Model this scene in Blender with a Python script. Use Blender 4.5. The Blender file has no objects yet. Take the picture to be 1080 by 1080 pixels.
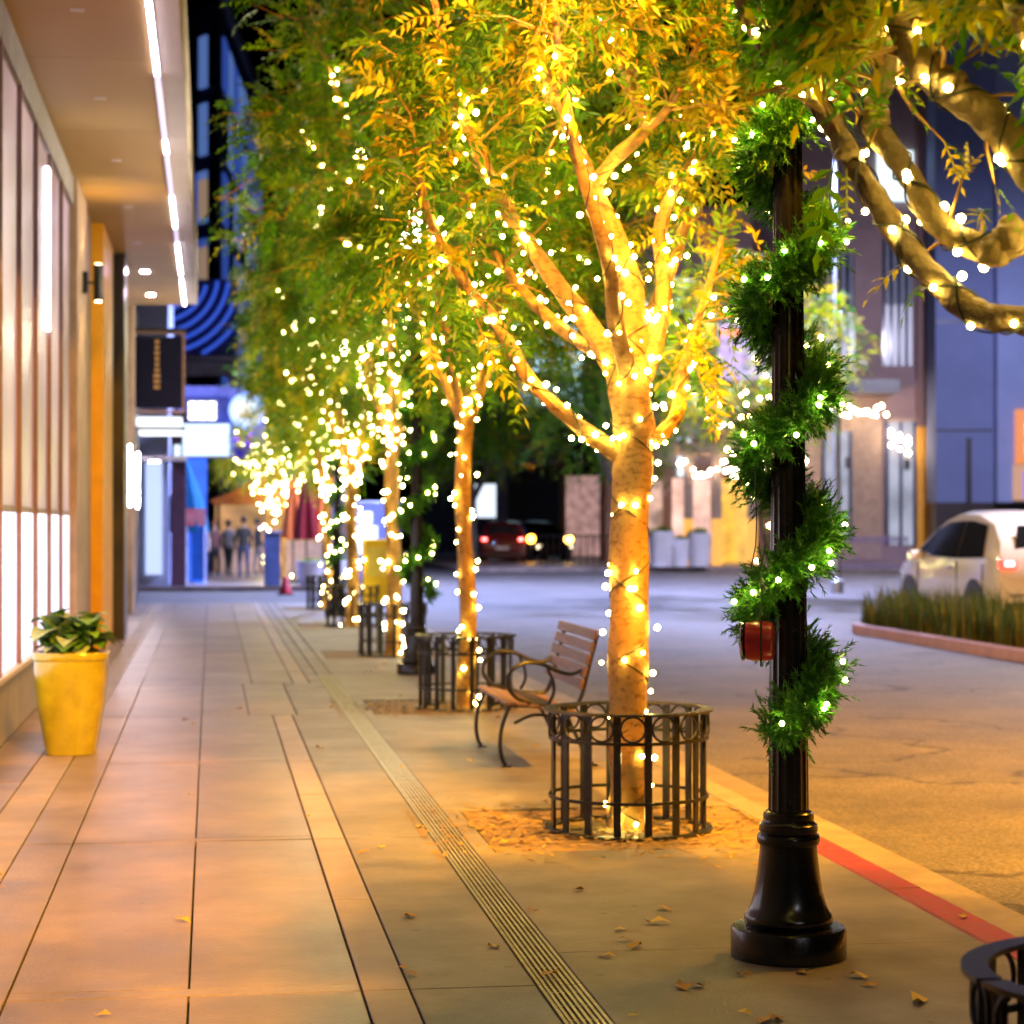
import bpy, bmesh, math, random
import numpy as np
from mathutils import Vector, Matrix, Quaternion

# ------------------------------------------------------------------ camera, world, exposure
S = bpy.context.scene
COL = S.collection
R = math.radians
PI = math.pi
FPX = 2250.0                                   # focal length in pixels of a 1080 px frame
YAW = math.atan(318 / FPX)
PITCH = math.atan(13 / FPX)
CAMZ = 1.55
cd = bpy.data.cameras.new('camera')
cam = bpy.data.objects.new('camera', cd)
COL.objects.link(cam)
cam.location = (0, 0, CAMZ)
cam.rotation_euler = (PI / 2 + PITCH, 0, -YAW)
cd.sensor_width = 36
cd.sensor_height = 36
cd.sensor_fit = 'HORIZONTAL'
cd.lens = 36 * FPX / 1080
cd.clip_end = 3000
cd.clip_start = 0.1
cd.dof.use_dof = True
cd.dof.focus_distance = 7.3
cd.dof.aperture_fstop = cd.lens / 21.0
cd.dof.aperture_blades = 0
S.camera = cam

w = bpy.data.worlds.new('World')
S.world = w
w.use_nodes = True
nt = w.node_tree
bg = nt.nodes['Background']
sky = nt.nodes.new('ShaderNodeTexSky')
sky.sky_type = 'NISHITA'
sky.sun_disc = False
sky.sun_elevation = R(-7.5)
sky.sun_rotation = R(200)
nt.links.new(sky.outputs[0], bg.inputs[0])
bg.inputs[1].default_value = 0.35

S.view_settings.view_transform = 'Standard'
S.view_settings.look = 'None'
S.view_settings.exposure = 0.48
S.view_settings.gamma = 1.0
S.view_settings.use_curve_mapping = False
S.render.engine = 'CYCLES'
S.cycles.use_denoising = True
S.cycles.use_light_tree = True
S.cycles.max_bounces = 6
S.cycles.diffuse_bounces = 3
S.cycles.glossy_bounces = 3
S.cycles.transmission_bounces = 4
S.cycles.transparent_max_bounces = 6
S.cycles.sample_clamp_indirect = 4.0
S.cycles.caustics_reflective = False
S.cycles.caustics_refractive = False

SODIUM = (1.0, 0.415, 0.018)
LANTERN = (1.0, 0.84, 0.58)
COOL = (0.62, 0.72, 1.0)

_f = Vector((math.sin(YAW) * math.cos(PITCH), math.cos(YAW) * math.cos(PITCH), math.sin(PITCH)))
_r = Vector((math.cos(YAW), -math.sin(YAW), 0))
_u = _r.cross(_f)
CAM = Vector((0, 0, CAMZ))


def W(px, py, D):
    """world point seen at a photo pixel at depth D"""
    return CAM + D * (_f + (px - 540) / FPX * _r + (540 - py) / FPX * _u)


# ------------------------------------------------------------------ helpers
def tag(o, label=None, cat=None, group=None, kind=None):
    if label: o['label'] = label
    if cat: o['category'] = cat
    if group: o['group'] = group
    if kind: o['kind'] = kind
    return o


def empty(name, loc=(0, 0, 0), rz=0.0, label=None, cat=None, group=None, kind=None):
    o = bpy.data.objects.new(name, None)
    o.empty_display_size = 0.1
    COL.objects.link(o)
    o.location = loc
    o.rotation_euler = (0, 0, rz)
    return tag(o, label, cat, group, kind)


def link(name, me, mat=None, parent=None, loc=None):
    o = bpy.data.objects.new(name, me)
    COL.objects.link(o)
    if mat and not me.materials: me.materials.append(mat)
    if parent: o.parent = parent
    if loc is not None: o.location = loc
    return o


def kids(o):
    return [c for c in o.children]


def copy_tree(o, parent=None):
    c = o.copy()
    COL.objects.link(c)
    c.parent = parent
    for ch in list(o.children): copy_tree(ch, c)
    return c


class MB:
    def __init__(self):
        self.v, self.f, self.s = [], [], []

    def add(self, vs, fs, smooth=False):
        n = len(self.v)
        self.v += [tuple(p) for p in vs]
        self.f += [tuple(i + n for i in q) for q in fs]
        self.s += [smooth] * len(fs)
        return self

    def box(self, x0, x1, y0, y1, z0, z1, bev=0.0):
        if bev <= 0:
            vs = [(x, y, z) for z in (z0, z1) for (x, y) in ((x0, y0), (x1, y0), (x1, y1), (x0, y1))]
            fs = [(3, 2, 1, 0), (4, 5, 6, 7), (0, 1, 5, 4), (1, 2, 6, 5), (2, 3, 7, 6), (3, 0, 4, 7)]
            return self.add(vs, fs)
        b = bev
        vs = []
        rings = [(z0, b), (z0 + b, 0), (z1 - b, 0), (z1, b)]
        for z, i in rings:
            vs += [(x0 + i, y0 + i, z), (x1 - i, y0 + i, z), (x1 - i, y1 - i, z), (x0 + i, y1 - i, z)]
        fs = [(3, 2, 1, 0), (12, 13, 14, 15)]
        for k in range(3):
            for j in range(4):
                a, c = k * 4 + j, k * 4 + (j + 1) % 4
                fs.append((a, c, c + 4, a + 4))
        return self.add(vs, fs)

    def tube(self, pts, rad, n=8, caps=True, smooth=True, flat=None):
        pts = [Vector(p) for p in pts]
        m = len(pts)
        if not hasattr(rad, '__len__'): rad = [rad] * m
        T = []
        for i in range(m):
            t = pts[min(i + 1, m - 1)] - pts[max(i - 1, 0)]
            T.append(t.normalized() if t.length > 1e-9 else Vector((0, 0, 1)))
        N = T[0].orthogonal().normalized()
        vs = []
        for i in range(m):
            N = (N - T[i] * N.dot(T[i]))
            N = N.normalized() if N.length > 1e-6 else T[i].orthogonal().normalized()
            B = T[i].cross(N)
            for k in range(n):
                a = 2 * PI * k / n
                vs.append(pts[i] + rad[i] * (math.cos(a) * N + math.sin(a) * B))
        fs = []
        for i in range(m - 1):
            for k in range(n):
                a, b = i * n + k, i * n + (k + 1) % n
                fs.append((a, b, b + n, a + n))
        if caps:
            fs.append(tuple(range(n - 1, -1, -1)))
            fs.append(tuple(range((m - 1) * n, m * n)))
        return self.add(vs, fs, smooth)

    def lathe(self, prof, n=24, c=(0, 0, 0), smooth=True, cap=True):
        vs, fs = [], []
        for (r, z) in prof:
            for k in range(n):
                a = 2 * PI * k / n
                vs.append((c[0] + r * math.cos(a), c[1] + r * math.sin(a), c[2] + z))
        for i in range(len(prof) - 1):
            for k in range(n):
                a, b = i * n + k, i * n + (k + 1) % n
                fs.append((a, b, b + n, a + n))
        if cap:
            fs.append(tuple(range(n - 1, -1, -1)))
            fs.append(tuple(range((len(prof) - 1) * n, len(prof) * n)))
        return self.add(vs, fs, smooth)

    def prism(self, poly, y0, y1):
        """poly in (x,z), extruded along y"""
        n = len(poly)
        vs = [(x, y0, z) for x, z in poly] + [(x, y1, z) for x, z in poly]
        fs = [tuple(range(n)), tuple(range(2 * n - 1, n - 1, -1))]
        for k in range(n):
            j = (k + 1) % n
            fs.append((k, k + n, j + n, j))
        return self.add(vs, fs)

    def xform(self, M):
        self.v = [tuple(M @ Vector(p)) for p in self.v]
        return self

    def mesh(self, name):
        me = bpy.data.meshes.new(name)
        me.from_pydata(self.v, [], self.f)
        me.polygons.foreach_set('use_smooth', self.s)
        me.update()
        return me

    def build(self, name, mat, parent=None, loc=None, autosmooth=True):
        me = self.mesh(name)
        if any(self.s):
            try: me.set_sharp_from_angle(angle=R(42))
            except Exception: pass
        return link(name, me, mat, parent, loc)


# ------------------------------------------------------------------ materials
MATS = {}


def mat(name, col, rough=0.6, metal=0.0, scale=6.0, var=0.25, bump=0.0, bscale=40.0, col2=None, rnd=0.0, spec=0.5, coat=0.0, stretch=None, trans=0.0, stain=0.0, spots=0.0):
    if name in MATS: return MATS[name]
    m = bpy.data.materials.new(name)
    MATS[name] = m
    m.use_nodes = True
    t = m.node_tree
    L = t.links.new
    b = t.nodes['Principled BSDF']
    b.inputs['Roughness'].default_value = rough
    b.inputs['Metallic'].default_value = metal
    b.inputs['Specular IOR Level'].default_value = spec
    b.inputs['Coat Weight'].default_value = coat
    tc = t.nodes.new('ShaderNodeTexCoord')
    src = tc.outputs['Object']
    geo = t.nodes.new('ShaderNodeNewGeometry')
    pos = geo.outputs['Position']
    mp = t.nodes.new('ShaderNodeMapping')
    L(pos, mp.inputs[0])
    if stretch: mp.inputs['Scale'].default_value = stretch
    n1 = t.nodes.new('ShaderNodeTexNoise')
    n1.inputs['Scale'].default_value = scale
    n1.inputs['Detail'].default_value = 6
    n1.inputs['Roughness'].default_value = 0.62
    L(mp.outputs[0], n1.inputs['Vector'])
    cr = t.nodes.new('ShaderNodeValToRGB')
    c2 = col2 or tuple(c * (1 - var) for c in col)
    c1 = tuple(min(1, c * (1 + var * 0.6)) for c in col) if not col2 else col
    cr.color_ramp.elements[0].position = 0.3
    cr.color_ramp.elements[1].position = 0.7
    cr.color_ramp.elements[0].color = (*c2, 1)
    cr.color_ramp.elements[1].color = (*c1, 1)
    L(n1.outputs['Fac'], cr.inputs[0])
    out = cr.outputs[0]
    if stain > 0:
        n3 = t.nodes.new('ShaderNodeTexNoise')
        n3.inputs['Scale'].default_value = 1.1
        n3.inputs['Detail'].default_value = 8
        n3.inputs['Roughness'].default_value = 0.7
        L(pos, n3.inputs['Vector'])
        r3 = t.nodes.new('ShaderNodeValToRGB')
        r3.color_ramp.elements[0].position = 0.38
        r3.color_ramp.elements[1].position = 0.62
        r3.color_ramp.elements[0].color = (1 - stain,) * 3 + (1,)
        r3.color_ramp.elements[1].color = (1, 1, 1, 1)
        L(n3.outputs['Fac'], r3.inputs[0])
        mx = t.nodes.new('ShaderNodeMix'); mx.data_type = 'RGBA'; mx.blend_type = 'MULTIPLY'
        mx.inputs[0].default_value = 1
        L(out, mx.inputs[6]); L(r3.outputs[0], mx.inputs[7])
        out = mx.outputs[2]
    if spots > 0:
        vo = t.nodes.new('ShaderNodeTexVoronoi'); vo.inputs['Scale'].default_value = 3.2
        L(pos, vo.inputs['Vector'])
        nd = t.nodes.new('ShaderNodeTexNoise'); nd.inputs['Scale'].default_value = 40
        L(pos, nd.inputs['Vector'])
        ma_ = t.nodes.new('ShaderNodeMath'); ma_.operation = 'MULTIPLY_ADD'; ma_.inputs[1].default_value = .06
        L(nd.outputs['Fac'], ma_.inputs[0]); L(vo.outputs['Distance'], ma_.inputs[2])
        r4 = t.nodes.new('ShaderNodeValToRGB')
        r4.color_ramp.elements[0].position = .075; r4.color_ramp.elements[0].color = (1 - spots,) * 3 + (1,)
        r4.color_ramp.elements[1].position = .095; r4.color_ramp.elements[1].color = (1, 1, 1, 1)
        L(ma_.outputs[0], r4.inputs[0])
        mx = t.nodes.new('ShaderNodeMix'); mx.data_type = 'RGBA'; mx.blend_type = 'MULTIPLY'; mx.inputs[0].default_value = 1
        L(out, mx.inputs[6]); L(r4.outputs[0], mx.inputs[7]); out = mx.outputs[2]
    if rnd > 0:
        oi = t.nodes.new('ShaderNodeObjectInfo')
        hs = t.nodes.new('ShaderNodeHueSaturation')
        ma = t.nodes.new('ShaderNodeMapRange')
        ma.inputs['To Min'].default_value = 1 - rnd
        ma.inputs['To Max'].default_value = 1 + rnd
        L(oi.outputs['Random'], ma.inputs['Value'])
        L(ma.outputs[0], hs.inputs['Value'])
        L(out, hs.inputs['Color'])
        out = hs.outputs[0]
    L(out, b.inputs['Base Color'])
    if bump > 0:
        n2 = t.nodes.new('ShaderNodeTexNoise')
        n2.inputs['Scale'].default_value = bscale
        n2.inputs['Detail'].default_value = 5
        L(mp.outputs[0], n2.inputs['Vector'])
        bp = t.nodes.new('ShaderNodeBump')
        bp.inputs['Strength'].default_value = bump
        bp.inputs['Distance'].default_value = 0.01
        L(n2.outputs['Fac'], bp.inputs['Height'])
        L(bp.outputs[0], b.inputs['Normal'])
        mr = t.nodes.new('ShaderNodeMapRange')
        mr.inputs['To Min'].default_value = max(0.02, rough - 0.12)
        mr.inputs['To Max'].default_value = min(1, rough + 0.12)
        L(n1.outputs['Fac'], mr.inputs['Value'])
        L(mr.outputs[0], b.inputs['Roughness'])
    return m


def emat(name, col, strength, base=(0.12, 0.12, 0.12), noise=0.0, nscale=3.0, sample=True):
    if name in MATS: return MATS[name]
    m = bpy.data.materials.new(name)
    MATS[name] = m
    m.use_nodes = True
    t = m.node_tree
    b = t.nodes['Principled BSDF']
    b.inputs['Base Color'].default_value = (*base, 1)
    b.inputs['Roughness'].default_value = 0.3
    b.inputs['Emission Color'].default_value = (*col, 1)
    b.inputs['Emission Strength'].default_value = strength
    if noise > 0:
        n = t.nodes.new('ShaderNodeTexNoise')
        n.inputs['Scale'].default_value = nscale
        g = t.nodes.new('ShaderNodeNewGeometry')
        t.links.new(g.outputs['Position'], n.inputs['Vector'])
        mr = t.nodes.new('ShaderNodeMapRange')
        mr.inputs['From Min'].default_value = 0.3
        mr.inputs['From Max'].default_value = 0.7
        mr.inputs['To Min'].default_value = strength * (1 - noise)
        mr.inputs['To Max'].default_value = strength * (1 + noise)
        t.links.new(n.outputs['Fac'], mr.inputs['Value'])
        t.links.new(mr.outputs[0], b.inputs['Emission Strength'])
    if not sample: m.cycles.emission_sampling = 'NONE'
    return m


def leafmat(name, trans=0.45, rough=0.45):
    if name in MATS: return MATS[name]
    m = bpy.data.materials.new(name)
    MATS[name] = m
    m.use_nodes = True
    t = m.node_tree
    L = t.links.new
    b = t.nodes['Principled BSDF']
    b.inputs['Roughness'].default_value = rough
    b.inputs['Specular IOR Level'].default_value = 0.35
    at = t.nodes.new('ShaderNodeAttribute')
    at.attribute_name = 'Col'
    L(at.outputs['Color'], b.inputs['Base Color'])
    tr = t.nodes.new('ShaderNodeBsdfTranslucent')
    br = t.nodes.new('ShaderNodeHueSaturation')
    br.inputs['Saturation'].default_value = 1.1
    br.inputs['Value'].default_value = 1.5
    L(at.outputs['Color'], br.inputs['Color'])
    L(br.outputs[0], tr.inputs['Color'])
    mx = t.nodes.new('ShaderNodeMixShader')
    mx.inputs[0].default_value = trans
    L(b.outputs[0], mx.inputs[1])
    L(tr.outputs[0], mx.inputs[2])
    L(mx.outputs[0], t.nodes['Material Output'].inputs['Surface'])
    return m


M_SLAB = mat('paving_concrete', (0.265, 0.205, 0.185), 0.40, scale=3.0, var=0.28, bump=0.25, bscale=60, rnd=0.13, stain=0.38, spots=0.3, stretch=(1, 1, 1))
M_BAND = mat('light_band_concrete', (0.33, 0.265, 0.225), 0.55, scale=4.0, var=0.2, bump=0.2, bscale=70, rnd=0.06, stain=0.25)
M_WALK = mat('rough_concrete', (0.255, 0.225, 0.195), 0.58, scale=2.4, var=0.3, bump=0.3, bscale=90, rnd=0.08, stain=0.4, spots=0.32)
M_JOINT = mat('joint_filler', (0.035, 0.03, 0.026), 0.9)
M_ASPH = mat('asphalt', (0.125, 0.112, 0.105), 0.68, scale=0.7, var=0.3, bump=0.5, bscale=110, stain=0.3)
_t = M_ASPH.node_tree
_b = _t.nodes['Principled BSDF']
_g = _t.nodes.new('ShaderNodeNewGeometry')
_v = _t.nodes.new('ShaderNodeTexVoronoi'); _v.feature = 'DISTANCE_TO_EDGE'; _v.inputs['Scale'].default_value = .33
_dn = _t.nodes.new('ShaderNodeTexNoise'); _dn.inputs['Scale'].default_value = 1.3; _dn.inputs['Detail'].default_value = 6
_t.links.new(_g.outputs['Position'], _dn.inputs['Vector'])
_ad = _t.nodes.new('ShaderNodeVectorMath'); _ad.operation = 'MULTIPLY_ADD'; _ad.inputs[1].default_value = (1.6, 1.6, 0)
_t.links.new(_dn.outputs['Color'], _ad.inputs[0]); _t.links.new(_g.outputs['Position'], _ad.inputs[2])
_t.links.new(_ad.outputs[0], _v.inputs['Vector'])
_r1 = _t.nodes.new('ShaderNodeValToRGB')
_r1.color_ramp.elements[0].position = .004; _r1.color_ramp.elements[0].color = (.35, .33, .32, 1)
_r1.color_ramp.elements[1].position = .012; _r1.color_ramp.elements[1].color = (1, 1, 1, 1)
_t.links.new(_v.outputs['Distance'], _r1.inputs[0])
_sp = _t.nodes.new('ShaderNodeTexNoise'); _sp.inputs['Scale'].default_value = 55; _sp.inputs['Detail'].default_value = 3
_t.links.new(_g.outputs['Position'], _sp.inputs['Vector'])
_r2 = _t.nodes.new('ShaderNodeValToRGB')
_r2.color_ramp.elements[0].position = .38; _r2.color_ramp.elements[0].color = (.55, .55, .55, 1)
_r2.color_ramp.elements[1].position = .66; _r2.color_ramp.elements[1].color = (1.5, 1.45, 1.4, 1)
_t.links.new(_sp.outputs['Fac'], _r2.inputs[0])
_src = _b.inputs['Base Color'].links[0].from_socket
for _o in (_r1, _r2):
    _x = _t.nodes.new('ShaderNodeMix'); _x.data_type = 'RGBA'; _x.blend_type = 'MULTIPLY'; _x.inputs[0].default_value = 1
    _t.links.new(_src, _x.inputs[6]); _t.links.new(_o.outputs[0], _x.inputs[7]); _src = _x.outputs[2]
_t.links.new(_src, _b.inputs['Base Color'])
M_GUTTER = mat('gutter_concrete', (0.25, 0.205, 0.165), 0.7, scale=5, var=0.25, bump=0.2, stain=0.25)
M_KERB = mat('kerb_concrete', (0.27, 0.225, 0.185), 0.7, scale=7, var=0.25, bump=0.3)
M_KERBRED = mat('kerb_red_paint', (0.36, 0.022, 0.045), 0.55, scale=13, col2=(0.22, 0.05, 0.06), bump=0.3)
M_KERBPINK = mat('kerb_pink', (0.50, 0.28, 0.31), 0.6, scale=5, var=0.2)
M_SOIL = mat('pit_granite', (0.30, 0.22, 0.13), 0.95, scale=9, col2=(0.17, 0.11, 0.06), bump=0.8, bscale=140)
M_GRATE = mat('grate_metal', (0.33, 0.29, 0.22), 0.45, metal=0.6, scale=25, var=0.3)
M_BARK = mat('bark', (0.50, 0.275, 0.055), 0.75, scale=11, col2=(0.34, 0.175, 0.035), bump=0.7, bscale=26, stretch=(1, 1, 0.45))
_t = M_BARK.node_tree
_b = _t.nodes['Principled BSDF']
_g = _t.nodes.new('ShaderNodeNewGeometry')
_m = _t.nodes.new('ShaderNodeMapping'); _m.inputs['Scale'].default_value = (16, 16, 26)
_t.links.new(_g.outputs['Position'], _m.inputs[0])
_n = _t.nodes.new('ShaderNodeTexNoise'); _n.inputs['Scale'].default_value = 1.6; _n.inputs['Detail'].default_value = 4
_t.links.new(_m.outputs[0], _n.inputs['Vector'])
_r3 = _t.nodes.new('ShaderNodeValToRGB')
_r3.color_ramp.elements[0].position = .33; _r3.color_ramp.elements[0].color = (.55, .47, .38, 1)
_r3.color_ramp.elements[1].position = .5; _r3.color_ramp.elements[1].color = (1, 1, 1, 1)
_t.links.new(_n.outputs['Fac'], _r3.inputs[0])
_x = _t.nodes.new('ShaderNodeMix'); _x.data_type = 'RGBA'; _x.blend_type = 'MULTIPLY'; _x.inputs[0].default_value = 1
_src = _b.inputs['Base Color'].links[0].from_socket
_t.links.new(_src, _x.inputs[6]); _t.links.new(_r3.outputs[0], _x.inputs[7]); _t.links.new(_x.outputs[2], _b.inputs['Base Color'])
M_BARKN = mat('bark_near', (0.55, 0.36, 0.12), 0.7, scale=7, col2=(0.20, 0.125, 0.06), bump=1.0, bscale=55, stain=.35)
M_BARKD = mat('bark_dark', (0.065, 0.05, 0.035), 0.8, scale=11, var=0.35, bump=0.6, bscale=30)
M_IRON = mat('black_iron', (0.014, 0.014, 0.016), 0.36, metal=0.0, scale=30, var=0.3, spec=0.35, bump=0.12, bscale=120)
M_IRONTOP = mat('worn_iron', (0.045, 0.04, 0.04), 0.27, metal=0.2, scale=20, var=0.4, spec=0.7)
M_POST = mat('post_black_paint', (0.008, 0.008, 0.010), 0.24, scale=14, var=0.3, spec=0.4, coat=0.15, bump=0.06, bscale=60)
M_CHIP = mat('chipped_primer', (0.45, 0.43, 0.40), 0.7)
M_WOOD = mat('bench_slat_wood', (0.20, 0.105, 0.10), 0.5, scale=5, var=0.35, stretch=(9, 0.6, 9), rnd=0.12)
M_WIRE = mat('light_wire', (0.03, 0.035, 0.02), 0.5)
M_BULB = emat('string_bulb', (1.0, 0.78, 0.20), 76.0)
M_BULBFAR = emat('string_bulb_far', (1.0, 0.82, 0.32), 52.0)
M_LEAF = leafmat('leaf')
M_NEEDLE = leafmat('needle', 0.15, 0.4)
M_YPOT = mat('yellow_glaze', (0.46, 0.40, 0.012), 0.18, scale=7, col2=(0.30, 0.26, 0.01), spec=0.6, coat=0.5)
M_WPOT = mat('white_pot', (0.85, 0.82, 0.86), 0.4, scale=4, var=0.08)
M_STUCCO = mat('grey_stucco', (0.28, 0.26, 0.27), 0.8, scale=3, var=0.2, bump=0.2, bscale=50)
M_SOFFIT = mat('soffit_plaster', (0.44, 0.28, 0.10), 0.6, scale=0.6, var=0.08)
M_FASCIA = mat('fascia_metal', (0.55, 0.47, 0.40), 0.4, scale=2, var=0.1)
M_MULL = mat('bronze_mullion', (0.20, 0.115, 0.10), 0.4, scale=6, var=0.2)
M_DARK = mat('dark_panel', (0.03, 0.022, 0.022), 0.35, scale=5, var=0.3)
M_GLASSD = mat('dark_glass', (0.02, 0.022, 0.03), 0.06, spec=0.8)
M_OCHRE = mat('ochre_paint_and_light', (0.80, 0.36, 0.006), 0.5, scale=3, var=0.15)
M_STONE = mat('tan_stone', (0.42, 0.30, 0.22), 0.7, scale=4, var=0.25, bump=0.3, bscale=30)
M_MAUVE = mat('mauve_stucco', (0.34, 0.23, 0.225), 0.85, scale=1.0, var=0.15, bump=0.2)
M_BLUEWALL = mat('blue_lit_stucco', (0.16, 0.20, 0.40), 0.8, scale=0.8, var=0.1)  # blue light on this wall and the paler one put into their colour
M_BLUEWALL2 = mat('pale_blue_lit_stucco', (0.24, 0.30, 0.56), 0.8, scale=0.8, var=0.1)
M_TOWER = mat('tower_blue_cladding', (0.05, 0.075, 0.22), 0.5, scale=0.4, var=0.4)
M_LAV = mat('lavender_wall', (0.42, 0.45, 0.62), 0.7, scale=1.5, var=0.12)

# ------------------------------------------------------------------ ground, road, pavement
rng = random.Random(7)


def sheet(name, x0, x1, y0, y1, z, m, nx=1, ny=1, kind='structure', label=None):
    b = MB()
    vs, fs = [], []
    for j in range(ny + 1):
        for i in range(nx + 1):
            vs.append((x0 + (x1 - x0) * i / nx, y0 + (y1 - y0) * j / ny, z))
    for j in range(ny):
        for i in range(nx):
            a = j * (nx + 1) + i
            fs.append((a, a + 1, a + nx + 2, a + nx + 1))
    b.add(vs, fs)
    o = b.build(name, m)
    o['kind'] = kind
    if label: o['label'] = label
    return o


sheet('ground', -900, 900, -200, 1500, -0.17, M_ASPH)
sheet('road', -60, 120, -25, 130, -0.12, M_ASPH)

X_WALL, X_KERB = -1.45, 2.84
Y_END = 42.6
walk = MB().box(X_WALL - 0.6, X_KERB, -3, Y_END, -0.16, -0.028).build('sidewalk', M_JOINT)
tag(walk, kind='structure')


def slab(x0, x1, y0, y1, m, parent=walk, z0=-0.026, z1=0.0, name='slab', g=0.004):
    dz = rng.uniform(-0.0012, 0.0012)
    return MB().box(x0 + g, x1 - g, y0 + g, y1 - g, z0, z1 + dz, 0.003).build(name, m, parent)


MOD = 3.45
Y0 = 7.1 - 3 * MOD
rows = [Y0 + i * MOD for i in range(14)]
for i, ya in enumerate(rows):
    yb = min(rows[i + 1] if i + 1 < len(rows) else Y_END, Y_END)
    if ya >= Y_END: break
    first = ya
    if i < 6:                                       # near zone: a narrow cross band at each module
        slab(-0.66, 0.50, ya, ya + 0.11, M_SLAB, name='cross_band')
        first = ya + 0.11
    # border pavers along the wall
    n = 4
    for k in range(n):
        a, c = ya + (yb - ya) * k / n, ya + (yb - ya) * (k + 1) / n
        slab(-1.45, -1.12, a, c, M_SLAB, name='border_slab')
        slab(-1.12, -0.90, a, c, M_BAND, name='border_slab')
    slab(-0.90, -0.66, ya, yb, M_SLAB)
    if ya < 17.3:
        slab(-0.66, -0.07, first, yb, M_SLAB)
        slab(-0.07, 0.50, first, yb, M_SLAB)
        for k in range(2):
            slab(0.50, 0.66, ya + (yb - ya) * k / 2, ya + (yb - ya) * (k + 1) / 2, M_BAND, name='band_slab')
        slab(0.66, 1.088, ya, yb, M_WALK)
    elif ya < 20.8:
        slab(-0.66, -0.07, first, yb, M_SLAB)
        slab(-0.07, 0.31, first, yb, M_SLAB)
        slab(0.31, 0.70, ya, yb, M_SLAB)
        slab(0.70, 1.088, ya, yb, M_WALK)
    else:
        m2 = (ya + yb) / 2
        for a, c in ((ya, m2), (m2, yb)):
            slab(-0.66, -0.07, a, c, M_SLAB)
            slab(-0.07, 0.40, a, c, M_SLAB)
            slab(0.40, 0.80, a, c, M_SLAB)
            slab(0.80, 0.96, a, c, M_BAND, name='band_slab')
        slab(0.96, 1.088, ya, yb, M_WALK)

# kerbside strip with tree pits
PITS = [4.48, 10.74, 18.04, 25.4, 32.7, 39.4]
TX = 2.15
yy = -3.0
segs = []
for p in PITS:
    segs.append((yy, p - 0.74)); yy = p + 0.78
segs.append((yy, Y_END))
for a, c in segs:
    L = c - a
    n = max(1, round(L / 2.8))
    for k in range(n):
        slab(1.242, X_KERB, a + L * k / n, a + L * (k + 1) / n, M_WALK)
for p in PITS:
    slab(1.242, 1.34, p - 0.74, p + 0.78, M_WALK)
    o = MB().box(1.35, 2.83, p - 0.73, p + 0.77, -0.027, -0.012).build('tree_pit', M_SOIL, walk)
for k in range(8):
    slab(1.09, 1.24, 22.1 + k * 2.56, 22.1 + (k + 1) * 2.56, M_WALK)
# kerb stones, gutter
y = -3.96
k = 0
kerb = empty('kerb', (X_KERB, 0, 0), kind='structure')
while y < Y_END:
    L = 1.82
    m = M_KERBRED if y + L < 10.8 else M_KERB
    o = MB().box(0.003, 0.175, y + 0.003, y + L - 0.003, -0.165, 0.0, 0.014).build('kerb_stone', m, kerb)
    y += L
gut = empty('gutter', (X_KERB, 0, 0), kind='structure')
y = -3.0
while y < Y_END:
    L = 3.64
    MB().box(0.178, 0.58, y + 0.004, y + L - 0.004, -0.165, -0.108, 0.004).build('gutter_slab', M_GUTTER, gut)
    y += L

# trench drain
drain = empty('trench_drain', (1.165, 0, 0), label='long slotted metal trench drain running down the middle of the pavement', cat='drain')
MB().box(-0.075, 0.075, -2.9, 22, -0.027, -0.022).build('channel', M_JOINT, drain)
gm = MB()
for x in (-0.068, 0.068):
    gm.box(x - 0.006, x + 0.006, 0.003, 0.997, -0.021, 0.001)
for i in range(6):
    x = -0.05 + i * 0.02
    gm.box(x - 0.0055, x + 0.0055, 0.003, 0.997, -0.02, -0.0012)
for j in range(5):
    yb = 0.1 + j * 0.2
    gm.box(-0.061, 0.061, yb - 0.006, yb + 0.006, -0.02, -0.004)
gme = gm.mesh('grate')
gme.materials.append(M_GRATE)
for i in range(25):
    link('grate', gme, None, drain, (0, -2.9 + i, 0))

# manhole-ish little metal lid and scraps are left to the materials; litter below

# ------------------------------------------------------------------ trees
ICO = None


def ico_mesh(name, r, sub, m):
    bm = bmesh.new()
    bmesh.ops.create_icosphere(bm, subdivisions=sub, radius=r)
    me = bpy.data.meshes.new(name)
    bm.to_mesh(me); bm.free()
    for p in me.polygons: p.use_smooth = True
    me.materials.append(m)
    return me


BULB_NEAR = ico_mesh('bulb_near', 0.0092, 2, M_BULB)
BULB_MID = ico_mesh('bulb_mid', 0.0138, 1, M_BULB)
BULB_FAR = ico_mesh('bulb_far', 0.0190, 1, M_BULBFAR)
BULB_XFAR = ico_mesh('bulb_xfar', 0.034, 1, M_BULBFAR)


def smooth_path(pts, rad, n=5):
    """Catmull-Rom resample of points + radii"""
    P = [Vector(p) for p in pts]
    out, ro = [], []
    for i in range(len(P) - 1):
        p0, p1, p2, p3 = P[max(i - 1, 0)], P[i], P[i + 1], P[min(i + 2, len(P) - 1)]
        for k in range(n):
            t = k / n
            out.append(0.5 * ((2 * p1) + (p2 - p0) * t + (2 * p0 - 5 * p1 + 4 * p2 - p3) * t * t + (3 * p1 - p0 - 3 * p2 + p3) * t ** 3))
            ro.append(rad[i] * (1 - t) + rad[i + 1] * t)
    out.append(P[-1]); ro.append(rad[-1])
    return out, ro


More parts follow.
